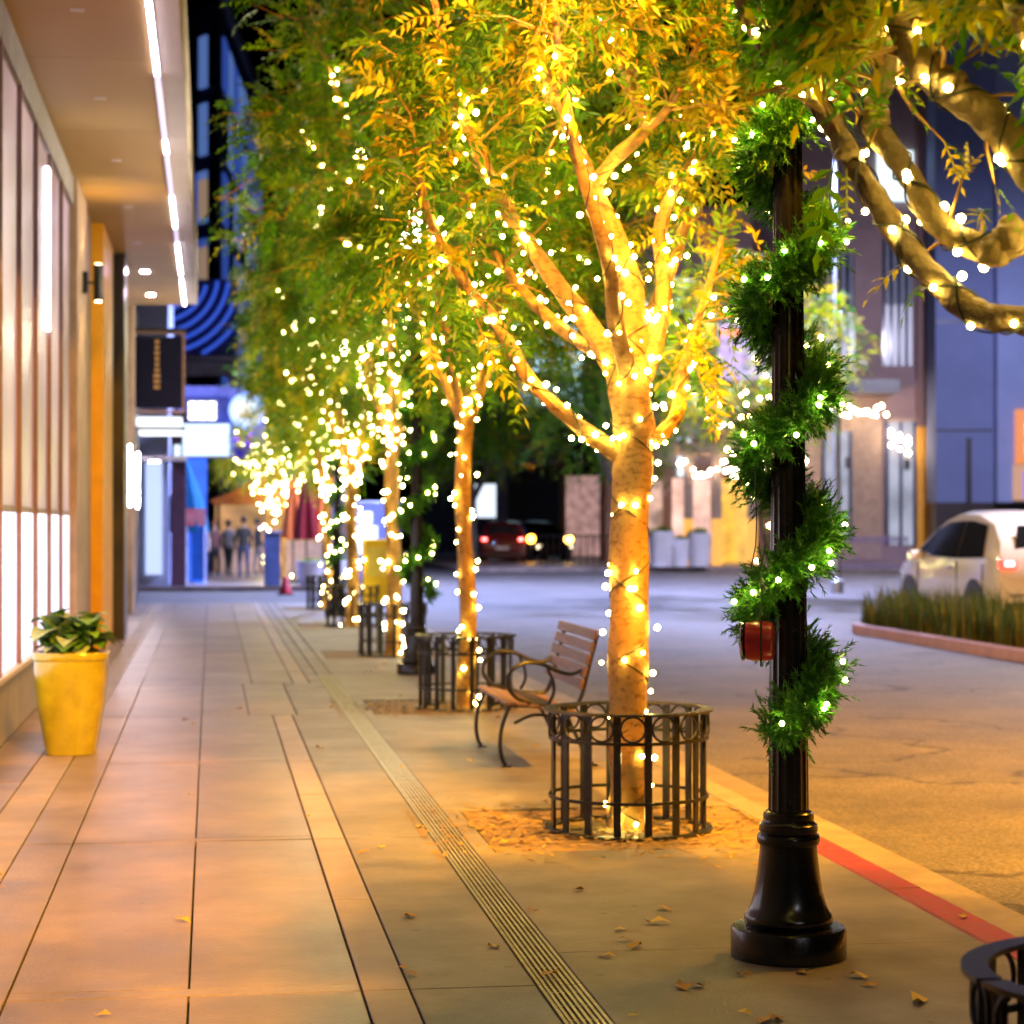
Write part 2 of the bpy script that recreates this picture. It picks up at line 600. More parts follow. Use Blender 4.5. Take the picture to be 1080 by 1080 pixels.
class Leaves:
    """pinnate leaves, generated in bulk"""
    def __init__(self):
        self.base, self.dir, self.len, self.col = [], [], [], []

    def add(self, p, d, L, c):
        self.base.append(tuple(p)); self.dir.append(tuple(d)); self.len.append(L); self.col.append(c)

    def build(self, name, parent, seed, pairs=5, width=0.34, m=None):
        r = np.random.default_rng(seed)
        B = np.array(self.base); D = np.array(self.dir); Ln = np.array(self.len); C = np.array(self.col)
        n = len(B)
        D = D / np.linalg.norm(D, axis=1, keepdims=True)
        rv = r.normal(size=(n, 3)) * 0.55 + np.array([0, 0, 1.0])
        Sd = np.cross(D, rv); Sd /= np.linalg.norm(Sd, axis=1, keepdims=True) + 1e-9
        Nn = np.cross(Sd, D)
        droop = r.uniform(0.15, 0.7, n)

        def at(t):
            t = np.asarray(t)
            return B + D * (Ln * t)[:, None] - np.array([0, 0, 1.0]) * (droop * Ln * t * t)[:, None]
        V, Fc, CC = [], [], []
        off = 0
        # rachis strip
        a, b_, c_ = at(np.zeros(n)), at(np.full(n, 0.5)), at(np.full(n, 1.0))
        wd = Sd * 0.0022
        V.append(np.stack([a - wd, a + wd, b_ + wd, b_ - wd, c_ + wd * 0.5, c_ - wd * 0.5], 1).reshape(-1, 3))
        idx = np.arange(n)[:, None] * 6
        Fc.append(np.concatenate([idx + np.array([0, 1, 2, 3]), idx + np.array([3, 2, 4, 5])], 0))
        CC.append(np.repeat(C * 0.8, 6, 0))
        off += n * 6
        for k in range(pairs + 1):
            last = k == pairs
            for s in ((0,) if last else (-1, 1)):
                t = np.full(n, 0.16 + 0.84 * k / pairs) + r.uniform(-0.03, 0.03, n)
                p = at(t)
                T = D - np.array([0, 0, 1.0]) * (2 * droop * t)[:, None]
                T /= np.linalg.norm(T, axis=1, keepdims=True)
                fw = 1.0 if last else 0.55
                ld = T * fw + Sd * s * (0 if last else 0.85) + r.normal(size=(n, 3)) * 0.14
                ld[:, 2] -= 0.18
                ld /= np.linalg.norm(ld, axis=1, keepdims=True)
                ll = Ln * width * (1 - 0.35 * abs(k / pairs - 0.45)) * r.uniform(0.8, 1.15, n)
                ww = ll * 0.165
                lw = np.cross(ld, Nn); lw /= np.linalg.norm(lw, axis=1, keepdims=True) + 1e-9
                up = np.cross(lw, ld)
                m1 = p + ld * (ll * 0.38)[:, None]
                curl = up * (ll * r.uniform(-0.16, 0.06, n))[:, None]
                q = [p, m1 + lw * ww[:, None] + up * (ww * 0.35)[:, None], p + ld * ll[:, None] + curl, m1 - lw * ww[:, None] + up * (ww * 0.35)[:, None]]
                V.append(np.stack(q, 1).reshape(-1, 3))
                idx = off + np.arange(n)[:, None] * 4
                Fc.append(np.concatenate([idx + np.array([0, 1, 2, 0])[None, :]], 0)[:, :3])
                Fc.append((idx + np.array([0, 2, 3, 0])[None, :])[:, :3])
                jit = r.uniform(0.82, 1.18, (n, 1))
                CC.append(np.repeat(np.clip(C * jit, 0, 1), 4, 0))
                off += n * 4
        V = np.concatenate(V); CC = np.concatenate(CC)
        me = bpy.data.meshes.new(name)
        loops, starts = [], []
        tot = 0
        for F in Fc:
            c = F.shape[1]
            loops.append(F.reshape(-1)); starts.append(tot + np.arange(F.shape[0]) * c); tot += F.size
        loops = np.concatenate(loops).astype(np.int32); starts = np.concatenate(starts).astype(np.int32)
        me.vertices.add(len(V)); me.vertices.foreach_set('co', V.astype(np.float32).reshape(-1))
        me.loops.add(len(loops)); me.loops.foreach_set('vertex_index', loops)
        me.polygons.add(len(starts)); me.polygons.foreach_set('loop_start', starts)
        me.update(calc_edges=True)
        ca = me.attributes.new('Col', 'FLOAT_COLOR', 'POINT')
        ca.data.foreach_set('color', np.concatenate([CC, np.ones((len(CC), 1))], 1).astype(np.float32).reshape(-1))
        o = link(name, me, m or M_LEAF, parent)
        o['kind'] = 'stuff'
        return o


GREEN = [(0.05, 0.15, 0.008), (0.095, 0.225, 0.010), (0.16, 0.29, 0.012)]
YELLOW = [(0.40, 0.40, 0.02), (0.54, 0.45, 0.02), (0.50, 0.36, 0.016)]


LIT_GREEN = [(0.13, 0.33, 0.012), (0.20, 0.42, 0.015), (0.10, 0.26, 0.012)]  # lamplight on the near leaves put into brighter greens


def leafcol(r, y):
    c = r.choice(LIT_GREEN) if y < 0 else r.choice(YELLOW) if r.random() < y else r.choice(GREEN)
    k = r.uniform(0.8, 1.2)
    return tuple(min(1, x * k) for x in c)


def rdir(r, bias=(0, 0, 0.25), s=1.0):
    v = Vector((r.gauss(0, s), r.gauss(0, s), r.gauss(0, s))) + Vector(bias)
    return v.normalized() if v.length > 1e-6 else Vector((0, 0, 1))


def grow_twigs(r, tw, lv, path, rad, frac0, count, tlen, leaf_len, yellow, keep=None, per=5, up=0.3, centre=None):
    """twigs along a limb, each with pinnate leaves"""
    m = len(path)
    for _ in range(count):
        i = int((frac0 + (1 - frac0) * r.random() ** 0.8) * (m - 1))
        p = path[i]
        out = Vector((0, 0, up))
        if centre is not None:
            o = p - centre; o.z *= 0.4
            out += o.normalized() * 0.6 if o.length > 0.01 else Vector((0, 0, 0))
        d = rdir(r, out, 0.75)
        L = tlen * r.uniform(0.5, 1.2)
        q = [p, p + d * L * 0.5 + rdir(r) * L * 0.08, p + d * L + Vector((0, 0, -0.12 * L))]
        if keep and not keep(q[2]): continue
        tw.tube(q, [0.007, 0.005, 0.003], 4, caps=False)
        for k in range(per):
            t = 0.25 + 0.75 * (k + r.random() * 0.6) / per
            b = q[0].lerp(q[1], t * 2) if t < 0.5 else q[1].lerp(q[2], min(1, t * 2 - 1))
            ld = (d * 0.6 + rdir(r, (0, 0, 0.1)) * 0.9)
            if keep and not (keep(b + ld.normalized() * leaf_len) and keep(b + ld.normalized() * leaf_len - Vector((0, 0, leaf_len * .6)))): continue
            lv.add(b, ld, leaf_len * r.uniform(0.75, 1.2), leafcol(r, yellow))


def spiral(path, rad, turns_per_m, start, sign, off=0.004):
    """helix round a limb"""
    out = []
    m = len(path)
    T0 = (path[1] - path[0]).normalized()
    N = T0.orthogonal().normalized()
    s = start
    for i in range(m - 1):
        a, b = path[i], path[i + 1]
        T = (b - a)
        L = T.length
        if L < 1e-6: continue
        T /= L
        N = (N - T * N.dot(T)).normalized()
        B = T.cross(N)
        steps = max(2, int(L * turns_per_m * 10) + 1)
        for k in range(steps):
            t = k / steps
            rr = rad[i] * (1 - t) + rad[i + 1] * t + off
            ang = s
            out.append(a.lerp(b, t) + rr * (math.cos(ang) * N + math.sin(ang) * B))
            s += sign * 2 * PI * turns_per_m * L / steps
    return out


def string_lights(limbs, label, bulb_me, spacing, wire_r, seed, cap=300, group=None, tpm=3.0, jitter=0.02, extra=None, wires=True):
    """limbs: list of (path, radii, nspirals)"""
    r = random.Random(seed)
    pts = []
    wb = MB()
    for path, rad, ns in limbs:
        for s in range(ns):
            sp = spiral(path, rad, tpm, r.uniform(0, 6.28), 1 if s % 2 == 0 else -1)
            if wires and len(sp) > 2: wb.tube(sp, wire_r, 3, caps=False)
            acc = r.uniform(0, spacing)
            for a, b in zip(sp[:-1], sp[1:]):
                acc += (b - a).length
                if acc > spacing:
                    acc = r.uniform(-0.3, 0.25) * spacing
                    j = jitter
                    pts.append(b + Vector((r.uniform(-j, j), r.uniform(-j, j), r.uniform(-j, j))))
    if extra: pts += extra
    root = empty('string_lights', pts[0] if pts else (0, 0, 0), label=label, cat='string lights', group=group)
    o0 = Vector(root.location)
    if wires:
        wo = wb.xform(Matrix.Translation(-o0)).build('wire', M_WIRE, root)
    pts.sort(key=lambda p: (p - CAM).length)
    for p in pts[:cap]:
        bo = link('bulb', bulb_me, None, root, p - o0)
        k = r.uniform(.72, 1.25); bo.scale = (k, k, k)
    if len(pts) > cap:
        bm = MB()
        vs = [v.co.copy() for v in bulb_me.vertices]; fs = [tuple(p.vertices) for p in bulb_me.polygons]
        for p in pts[cap:]:
            bm.add([v + p - o0 for v in vs], fs, True)
        tag(bm.build('bulb_mass', bulb_me.materials[0], root), kind='stuff')
    return root


def make_limb(root, name, pts, rad, mt=None, n=9, sub=5):
    path, rr = smooth_path(pts, rad, sub)
    r = random.Random(len(pts) * 31 + int(pts[0][0] * 977) % 1000)
    # gentle irregular girth
    rr = [x * (1 + 0.05 * math.sin(i * 1.3 + r.random() * 0.8)) for i, x in enumerate(rr)]
    b = MB().tube([p - Vector(root.location) for p in path], rr, n)
    j = random.Random(int(abs(pts[-1][0]) * 7919) % 10007)
    ph = [j.uniform(0, 6.28) for _ in range(6)]
    vs = []
    for i, p in enumerate(path):
        c = p - Vector(root.location)
        for k in range(n):
            v = Vector(b.v[i * n + k]) - c
            a = 2 * PI * k / n
            q = 1 + .05 * math.sin(2 * a + ph[0] + i * .35) + .045 * math.sin(3 * a + ph[1] - i * .6) + .03 * math.sin(5 * a + ph[2] + i * 1.1) + j.uniform(-.02, .02)
            vs.append(tuple(c + v * q))
    b.v[:len(vs)] = vs
    b.build(name, mt or M_BARK, root)
    return path, rr


def crown_obj(root, lv, tw, seed, pairs=5, width=0.34):
    o0 = Vector(root.location)
    lv.base = [tuple(Vector(b) - o0) for b in lv.base]
    c = lv.build('crown', root, seed, pairs, width)
    if tw.v:
        t = tw.xform(Matrix.Translation(-o0)).build('twig_mass', M_BARK, root)
        t['kind'] = 'stuff'
    return c


# ---- main tree (explicit limbs read off the photograph)
def tree_main():
    D0 = 10.93
    r = random.Random(11)
    root = empty('tree', (2.12, 10.74, 0), label='tree with bright orange lit trunk inside the nearest whole ring guard', cat='tree', group='trees along the kerb')

    def limb(spec, name='branch', n=9):
        pts = [W(a, b, D0 + d) for a, b, d, q in spec]
        return make_limb(root, name, pts, [q for *_, q in spec], n=n)
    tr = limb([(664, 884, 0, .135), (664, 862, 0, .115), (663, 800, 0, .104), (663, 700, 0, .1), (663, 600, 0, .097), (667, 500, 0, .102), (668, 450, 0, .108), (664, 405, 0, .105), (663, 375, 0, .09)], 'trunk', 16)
    Ls = {}
    Ls['L1'] = limb([(662, 486, 0, .06), (628, 462, -.03, .045), (592, 434, -.1, .038), (562, 404, -.15, .036), (540, 370, -.2, .034), (520, 335, -.25, .032), (495, 305, -.3, .028), (472, 268, -.35, .024), (448, 215, -.4, .02), (440, 150, -.45, .014)])
    Ls['L2'] = limb([(672, 474, 0, .05), (698, 457, .05, .042), (714, 436, .1, .036), (719, 400, .15, .032), (729, 360, .2, .028), (745, 310, .25, .022), (762, 250, .3, .014)])
    Ls['A'] = limb([(660, 412, 0, .08), (642, 378, -.05, .065), (615, 335, -.1, .052), (584, 295, -.15, .045), (560, 260, -.2, .042), (537, 226, -.2, .04), (506, 165, -.25, .034), (484, 110, -.3, .028), (466, 45, -.3, .02), (455, -30, -.3, .012)])
    Ls['B'] = limb([(665, 415, 0, .09), (668, 360, .05, .078), (667, 310, .1, .066), (650, 250, .15, .052), (622, 190, .2, .046), (600, 135, .2, .036), (577, 84, .25, .032), (567, 30, .3, .026), (560, -40, .3, .016)])
    Ls['B2'] = limb([(626, 196, .2, .04), (650, 165, .15, .036), (681, 134, .1, .034), (668, 95, .1, .03), (650, 52, .1, .026), (632, -10, .1, .018), (620, -80, .1, .01)])
    Ls['B3'] = limb([(679, 138, .1, .026), (698, 122, .05, .024), (718, 90, 0, .02), (736, 40, 0, .015), (745, -20, 0, .01)])
    Ls['C'] = limb([(672, 408, 0, .06), (690, 362, .15, .052), (700, 310, .3, .044), (696, 245, .4, .038), (714, 190, .5, .03), (742, 145, .55, .024), (772, 88, .6, .014)])
    Ls['D'] = limb([(664, 400, -.03, .055), (650, 345, -.4, .042), (640, 270, -.75, .034), (610, 170, -1.05, .026), (590, 60, -1.2, .018), (580, -40, -1.3, .01)])
    Ls['E'] = limb([(668, 400, .05, .055), (690, 330, .6, .042), (720, 240, 1.0, .032), (730, 120, 1.3, .022), (740, 0, 1.4, .012)])
    Ls['F'] = limb([(640, 376, -.05, .04), (590, 345, .5, .034), (530, 280, .9, .026), (480, 180, 1.2, .018), (450, 60, 1.3, .01)])
    tw, lv = MB(), Leaves()
    ce = Vector((2.12, 10.74, 3.0))
    for k, (path, rad) in Ls.items():
        cnt = {'L1': 20, 'L2': 12, 'A': 34, 'B': 28, 'B2': 28, 'B3': 22, 'C': 28, 'D': 10, 'E': 24, 'F': 44}[k]
        f0 = {'L1': 0.62, 'L2': 0.6, 'A': 0.5, 'B': 0.58, 'B2': 0.25, 'B3': 0.2, 'C': 0.45, 'D': 0.75, 'E': 0.5, 'F': 0.45}[k]
        grow_twigs(r, tw, lv, path, rad, f0, cnt, 0.42, 0.24, {'L1': .3, 'A': .35, 'F': .08}.get(k, .5), centre=ce, per=6)
    # upper crown above the frame
    for k in range(150):
        a = r.uniform(0, 2 * PI); rr = 1.2 * math.sqrt(r.random())
        p = Vector((2.38 + rr * math.cos(a), 10.74 + rr * math.sin(a), r.uniform(4.0, 5.9 - 0.5 * rr)))
        q = p + rdir(r, (0, 0, .4)) * .35
        tw.tube([p, q], [.006, .003], 4, caps=False)
        for _ in range(6): lv.add(p.lerp(q, r.random()), rdir(r), 0.25 * r.uniform(.8, 1.2), leafcol(r, 0.5))
    crown_obj(root, lv, tw, 5)
    lim = [(tr[0][3:], tr[1][3:], 2)]
    for k in ('L1', 'L2', 'A', 'B', 'B2', 'C', 'D', 'E', 'F'):
        path, rad = Ls[k]
        e = int(len(path) * 0.88)
        lim.append((path[:e], rad[:e], 2 if k in ('L1', 'A', 'B', 'C') else 1))
    string_lights(lim, 'warm white string lights criss-crossing the bright orange trunk of the nearest whole tree', BULB_MID, 0.082, 0.0036, 3, tpm=2.6, jitter=0.04)


# ---- near tree, trunk just outside the right edge
def tree_near():
    root = empty('tree', (2.07, 4.48, 0), label='near tree whose bare curving branches reach in at the right edge', cat='tree', group='trees along the kerb')
    r = random.Random(21)

    def limb(spec, name='branch', n=12):
        return make_limb(root, name, [W(a, b, d) for a, b, d, q in spec], [q for *_, q in spec], M_BARKN, n=n, sub=8)
    z0 = Vector((2.07, 4.48, 0))
    make_limb(root, 'trunk', [z0 + Vector((0, 0, -.02)), z0 + Vector((.01, 0, .5)), z0 + Vector((.02, .02, 1.3)), z0 + Vector((.03, .0, 1.95)), z0 + Vector((.02, .02, 2.15))], [.13, .105, .1, .1, .08], M_BARKN, n=16)
    L = {}
    L[1] = limb([(1278, 430, 4.73, .05), (1180, 360, 4.85, .042), (1080, 338, 4.95, .034), (1035, 332, 5.0, .033), (1000, 308, 5.05, .032), (960, 266, 5.15, .031), (925, 212, 5.25, .03), (900, 172, 5.3, .028), (876, 128, 5.35, .026), (850, 98, 5.4, .024), (800, 40, 5.5, .02), (770, -30, 5.6, .014)])
    L[2] = limb([(1275, 400, 4.75, .05), (1170, 290, 4.9, .042), (1095, 250, 5.0, .038), (1052, 262, 5.05, .035), (1010, 252, 5.1, .033), (982, 226, 5.15, .031), (962, 190, 5.2, .03), (940, 158, 5.25, .029), (922, 132, 5.3, .033), (926, 100, 5.3, .028), (938, 70, 5.3, .026), (945, 20, 5.3, .024), (940, -50, 5.3, .016)])
    L[3] = limb([(1270, 395, 4.78, .06), (1150, 250, 4.85, .05), (1090, 180, 4.9, .045), (1052, 132, 4.95, .043), (1010, 100, 5.0, .043), (975, 70, 5.05, .04), (952, 30, 5.1, .036), (945, -10, 5.1, .032), (950, -80, 5.15, .024)])
    L[4] = limb([(1270, 390, 4.7, .06), (1180, 180, 4.6, .05), (1110, 60, 4.6, .04), (1078, 10, 4.65, .034), (1060, -60, 4.7, .025)])
    L[5] = limb([(1275, 390, 4.7, .06), (1260, 200, 4.3, .045), (1240, 0, 3.9, .03), (1200, -200, 3.6, .02)])
    L[6] = limb([(1275, 395, 4.7, .055), (1330, 200, 4.6, .04), (1400, 40, 4.4, .03), (1430, -150, 4.2, .02)])
    for (x, y, d, q) in ((1066, 246, 4.98, .040), (1048, 268, 5.0, .034), (893, 160, 5.28, .030), (924, 124, 5.28, .034), (1002, 92, 5.0, .043)):
        bm = bmesh.new(); bmesh.ops.create_icosphere(bm, subdivisions=3, radius=q)
        for v in bm.verts:
            k = 1 + .16 * math.sin(v.co.x * 120 + x) * math.sin(v.co.y * 140 + 1) + .14 * math.sin(v.co.z * 160 + y) + r.uniform(-.05, .05)
            v.co = v.co * k
        me = bpy.data.meshes.new('burl'); bm.to_mesh(me); bm.free()
        for pf in me.polygons: pf.use_smooth = True
        link('burl', me, M_BARKN, root, W(x, y, d) - Vector(root.location))
    tw, lv = MB(), Leaves()

    def proj(p):
        d = p - CAM
        z = d.dot(_f)
        return 540 + FPX * d.dot(_r) / z, 540 - FPX * d.dot(_u) / z

    def keep(p):
        x, y = proj(p)
        if y > 300 and x < 1090: return False
        if x > 1095: return True
        if x > 955: return y < 62
        if x > 905: return y < 20
        return x > 785 and y < 110
    for k, cnt in ((1, 95), (2, 60), (3, 60), (4, 75)):
        path, rad = L[k]
        grow_twigs(r, tw, lv, path, rad, 0.62 if k < 3 else 0.5, cnt, 0.24, 0.20, -1 if k < 3 else 0.7, keep=keep, per=5, up=0.5)
    # crown over the frame
    for k in range(900):
        a = r.uniform(0, 2 * PI); rr = 1.2 * math.sqrt(r.random())
        p = Vector((2.25 + rr * math.cos(a), 4.6 + rr * math.sin(a), r.uniform(3.0, 5.4 - 0.5 * rr)))
        q = p + rdir(r, (0, 0, .4)) * .3
        if not (keep(p) and keep(q)): continue
        x, y = proj(p)
        if (p - CAM).dot(_f) < 2.6 or y > -130 and x < 1130: continue
        tw.tube([p, q], [.006, .003], 4, caps=False)
        for _ in range(6): lv.add(p.lerp(q, r.random()), rdir(r), 0.23 * r.uniform(.8, 1.2), leafcol(r, 0.5))
    # a few lone sprays read off the photo
    for (x, y, d, ln, dirv, yl) in ((893, 178, 5.25, .1, (0, 0, -1), 1), (1048, 178, 4.95, .16, (.6, 0, .35), .8), (930, 70, 5.2, .12, (.4, -.2, -.3), .6), (1020, 150, 4.95, .05, (0, 0, -1), 1), (915, 110, 5.2, .13, (-.5, 0, .1), .3), (880, 165, 5.3, .2, (-.2, 0, -.9), .2)):
        lv.add(W(x, y, d), Vector(dirv), ln, leafcol(r, yl))
    for k in (1, 2, 3):
        path, rad = L[k]
        for _ in range(7):
            i = r.randrange(12, len(path) - 14)
            d = rdir(r, (0, 0, .35))
            ln_ = r.uniform(.05, .2)
            a_, e_ = path[i], path[i] + d * (rad[i] + ln_)
            tw.tube([a_, a_.lerp(e_, .5) + rdir(r) * .012, e_], [.007, .005, .0025], 5, caps=False)
            if ln_ > .1:
                for _q in range(2): lv.add(e_, d + rdir(r) * .7, r.uniform(.07, .13), leafcol(r, .6))
    crown_obj(root, lv, tw, 9, pairs=4, width=0.36)
    lim = []
    for k in (1, 2, 3, 4):
        path, rad = L[k]
        lim.append((path[6:-3], rad[6:-3], 2))
    string_lights(lim, 'warm white string lights wound round the near branches at the right edge', BULB_NEAR, 0.13, 0.0036, 8, tpm=4.2, jitter=0.014)


def tree_generic(base, seed, H=6.2, Rc=1.9, fork=2.0, yellow=0.2, nl=5, twigs=340, leaf=0.26, per=6, label='', group='trees along the kerb', trunk_r=0.1, lights=None, mt=None, lean=(0, 0), pairs=5, drop=0.0):
    r = random.Random(seed)
    base = Vector(base)
    root = empty('tree', base, label=label, cat='tree', group=group)
    f = base + Vector((lean[0], lean[1], fork))
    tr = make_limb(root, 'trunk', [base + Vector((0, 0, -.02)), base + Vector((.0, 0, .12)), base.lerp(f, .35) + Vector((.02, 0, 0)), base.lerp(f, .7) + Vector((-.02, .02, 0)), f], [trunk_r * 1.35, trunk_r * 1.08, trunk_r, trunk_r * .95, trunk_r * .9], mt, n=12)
    tw, lv = MB(), Leaves()
    lim = [(tr[0], tr[1], 2)]
    a0 = r.uniform(0, 6.28)
    ce = f + Vector((0, 0, .6))
    allp = []
    for k in range(nl):
        a = a0 + 2 * PI * k / nl + r.uniform(-.3, .3)
        rad = Rc * r.uniform(.55, .85)
        top = base.z + H * r.uniform(.72, .95)
        p1 = f + Vector((math.cos(a) * rad * .25, math.sin(a) * rad * .25, (top - f.z) * .18))
        p2 = f + Vector((math.cos(a) * rad * .6, math.sin(a) * rad * .6, (top - f.z) * .5))
        p3 = f + Vector((math.cos(a + .2) * rad * .85, math.sin(a + .2) * rad * .85, (top - f.z) * .8))
        p4 = f + Vector((math.cos(a + .3) * rad, math.sin(a + .3) * rad, top - f.z))
        path, rr = make_limb(root, 'branch', [f - Vector((0, 0, .1)), p1, p2, p3, p4], [trunk_r * .62, trunk_r * .5, trunk_r * .36, trunk_r * .24, trunk_r * .1], mt, n=8)
        lim.append((path[:int(len(path) * .8)], rr[:int(len(path) * .8)], 2))
        allp.append((path, rr))
        for j in range(2):
            i = int(len(path) * r.uniform(.3, .6))
            s = path[i]
            aa = a + (1 if j else -1) * r.uniform(.6, 1.2)
            L = Rc * r.uniform(.4, .65)
            e1 = s + Vector((math.cos(aa) * L * .5, math.sin(aa) * L * .5, L * r.uniform(.15, .4)))
            e2 = s + Vector((math.cos(aa) * L, math.sin(aa) * L, L * r.uniform(.2, .8)))
            sp, sr = make_limb(root, 'branch', [s, e1, e2], [rr[i] * .7, rr[i] * .5, rr[i] * .2], mt, n=6)
            allp.append((sp, sr))
            lim.append((sp, sr, 1))
    for path, rr in allp:
        grow_twigs(r, tw, lv, path, rr, 0.3, max(3, twigs // len(allp)), 0.5 * Rc / 1.9, leaf, yellow, centre=ce, per=per, up=.25)
    # outer shell of foliage
    c = base + Vector((lean[0], lean[1], (fork + H) / 2 + .3 - drop))
    hz = (H - fork) / 2 + drop
    for k in range(twigs):
        d = rdir(r, (0, 0, .1))
        q = r.uniform(.55, 1.0) * (1 + .18 * math.sin(d.x * 5 + seed) * math.cos(d.y * 4 + d.z * 3))
        p = c + Vector((d.x * Rc * q, d.y * Rc * q, d.z * hz * q))
        if p.z < base.z + fork + .35 - drop: continue
        e = p + (d + rdir(r) * .5).normalized() * .35
        tw.tube([p, e], [.006, .003], 3, caps=False)
        for _ in range(per): lv.add(p.lerp(e, r.random()), rdir(r, d * .6), leaf * r.uniform(.75, 1.2), leafcol(r, yellow))
    crown_obj(root, lv, tw, seed, pairs)
    if lights:
        string_lights(lim, **lights)
    return root


tree_main()
tree_near()
tree_generic((2.15, 18.04, 0), 31, H=6.9, Rc=1.72, fork=2.45, yellow=.08, twigs=420, label='green leaved tree standing behind the wooden bench', trunk_r=.074,
             lights=dict(label='string lights on the tree behind the wooden bench', bulb_me=BULB_MID, spacing=.10, wire_r=.003, seed=5, tpm=2.6, jitter=.05))
tree_generic((2.16, 25.4, 0), 47, H=7.2, Rc=1.8, fork=2.6, yellow=.12, twigs=420, label='third tree of the kerb row, its slim orange trunk beside the yellow box', trunk_r=.09,
             lights=dict(label='dense string lights on the third tree of the kerb row', bulb_me=BULB_FAR, spacing=.10, wire_r=.003, seed=6, tpm=2.4, jitter=.08))
tree_generic((2.15, 32.7, 0), 53, H=6.6, Rc=1.6, fork=2.3, yellow=.3, twigs=300, leaf=.32, per=5, label='fourth tree of the kerb row, left of the orange trunked one', trunk_r=.09,
             lights=dict(label='dense string lights on the fourth tree of the kerb row', bulb_me=BULB_FAR, spacing=.12, wire_r=.003, seed=7, tpm=2.4, jitter=.1, wires=False))
tree_generic((2.15, 39.4, 0), 59, H=6.4, Rc=1.5, fork=2.2, yellow=.3, twigs=240, leaf=.34, per=5, label='fifth and last tree of the kerb row before the crossing', trunk_r=.09,
             lights=dict(label='dense string lights on the last tree before the crossing', bulb_me=BULB_FAR, spacing=.14, wire_r=.003, seed=8, tpm=2.4, jitter=.12, wires=False))

# ------------------------------------------------------------------ tree guards
def guard_proto():
    Rg = 0.405
    root = empty('tree_guard', (0, 0, 0), cat='tree guard', group='round iron tree guards')

    def arc(r0, z0, wd, ht, a0, a1, n=28):
        b = MB()
        vs, fs = [], []
        for i in range(n + 1):
            a = a0 + (a1 - a0) * i / n
            for rr, zz in ((r0 - wd / 2, z0), (r0 + wd / 2, z0), (r0 + wd / 2, z0 + ht), (r0 - wd / 2, z0 + ht)):
                vs.append((rr * math.cos(a), rr * math.sin(a), zz))
        for i in range(n):
            for k in range(4):
                fs.append((i * 4 + k, i * 4 + (k + 1) % 4, i * 4 + 4 + (k + 1) % 4, i * 4 + 4 + k))
        fs += [(3, 2, 1, 0), (n * 4, n * 4 + 1, n * 4 + 2, n * 4 + 3)]
        b.add(vs, fs, True)
        return b
    g = 0.03
    for h in (0, 1):
        a0, a1 = -PI * .98 + h * PI + g, -PI * .98 + (h + 1) * PI - g
        arc(Rg, .612, .058, .012, a0, a1).build('top_rail', M_IRONTOP, root)
        arc(Rg, .468, .012, .016, a0, a1).build('hoop', M_IRON, root)
        arc(Rg, .172, .012, .016, a0, a1).build('hoop', M_IRON, root)
        arc(Rg, .004, .05, .014, a0, a1).build('base_rail', M_IRON, root)
    nb = 16
    bar = MB().box(-.007, .007, -.019, .019, .0, .598).mesh('bar'); bar.materials.append(M_IRON)
    ring = MB().tube([(0, .062 * math.cos(t), .062 * math.sin(t)) for t in np.linspace(0, 2 * PI, 25)], .0065, 6, caps=False).mesh('ring')
    ring.materials.append(M_IRON)
    for i in range(nb):
        a = 2 * PI * i / nb + .1
        o = link('bar', bar, None, root, ((Rg - .0135) * math.cos(a), (Rg - .0135) * math.sin(a), .012)); o.rotation_euler = (0, 0, a)
        a += PI / nb
        o = link('ring', ring, None, root, (Rg * math.cos(a), Rg * math.sin(a), .548)); o.rotation_euler = (0, 0, a)
    return root


gp = guard_proto()
GL = ['round black iron tree guard cut off by the lower right corner',
      'round black iron tree guard with ring frieze around the bright orange trunk',
      'round black iron tree guard behind the wooden bench',
      'round black iron tree guard around the third tree of the kerb row',
      'round black iron tree guard around the fourth tree of the kerb row',
      'farthest round black iron tree guard, around the last kerbside tree']
for i, p in enumerate(PITS):
    g = gp if i == 0 else copy_tree(gp)
    g.location = (2.0 if i == 0 else 2.15 - (.03 if i == 1 else 0), 4.25 if i == 0 else p, -0.012)
    g.rotation_euler = (0, 0, 0.0 if i == 0 else .35 * i)
    g['label'] = GL[i]

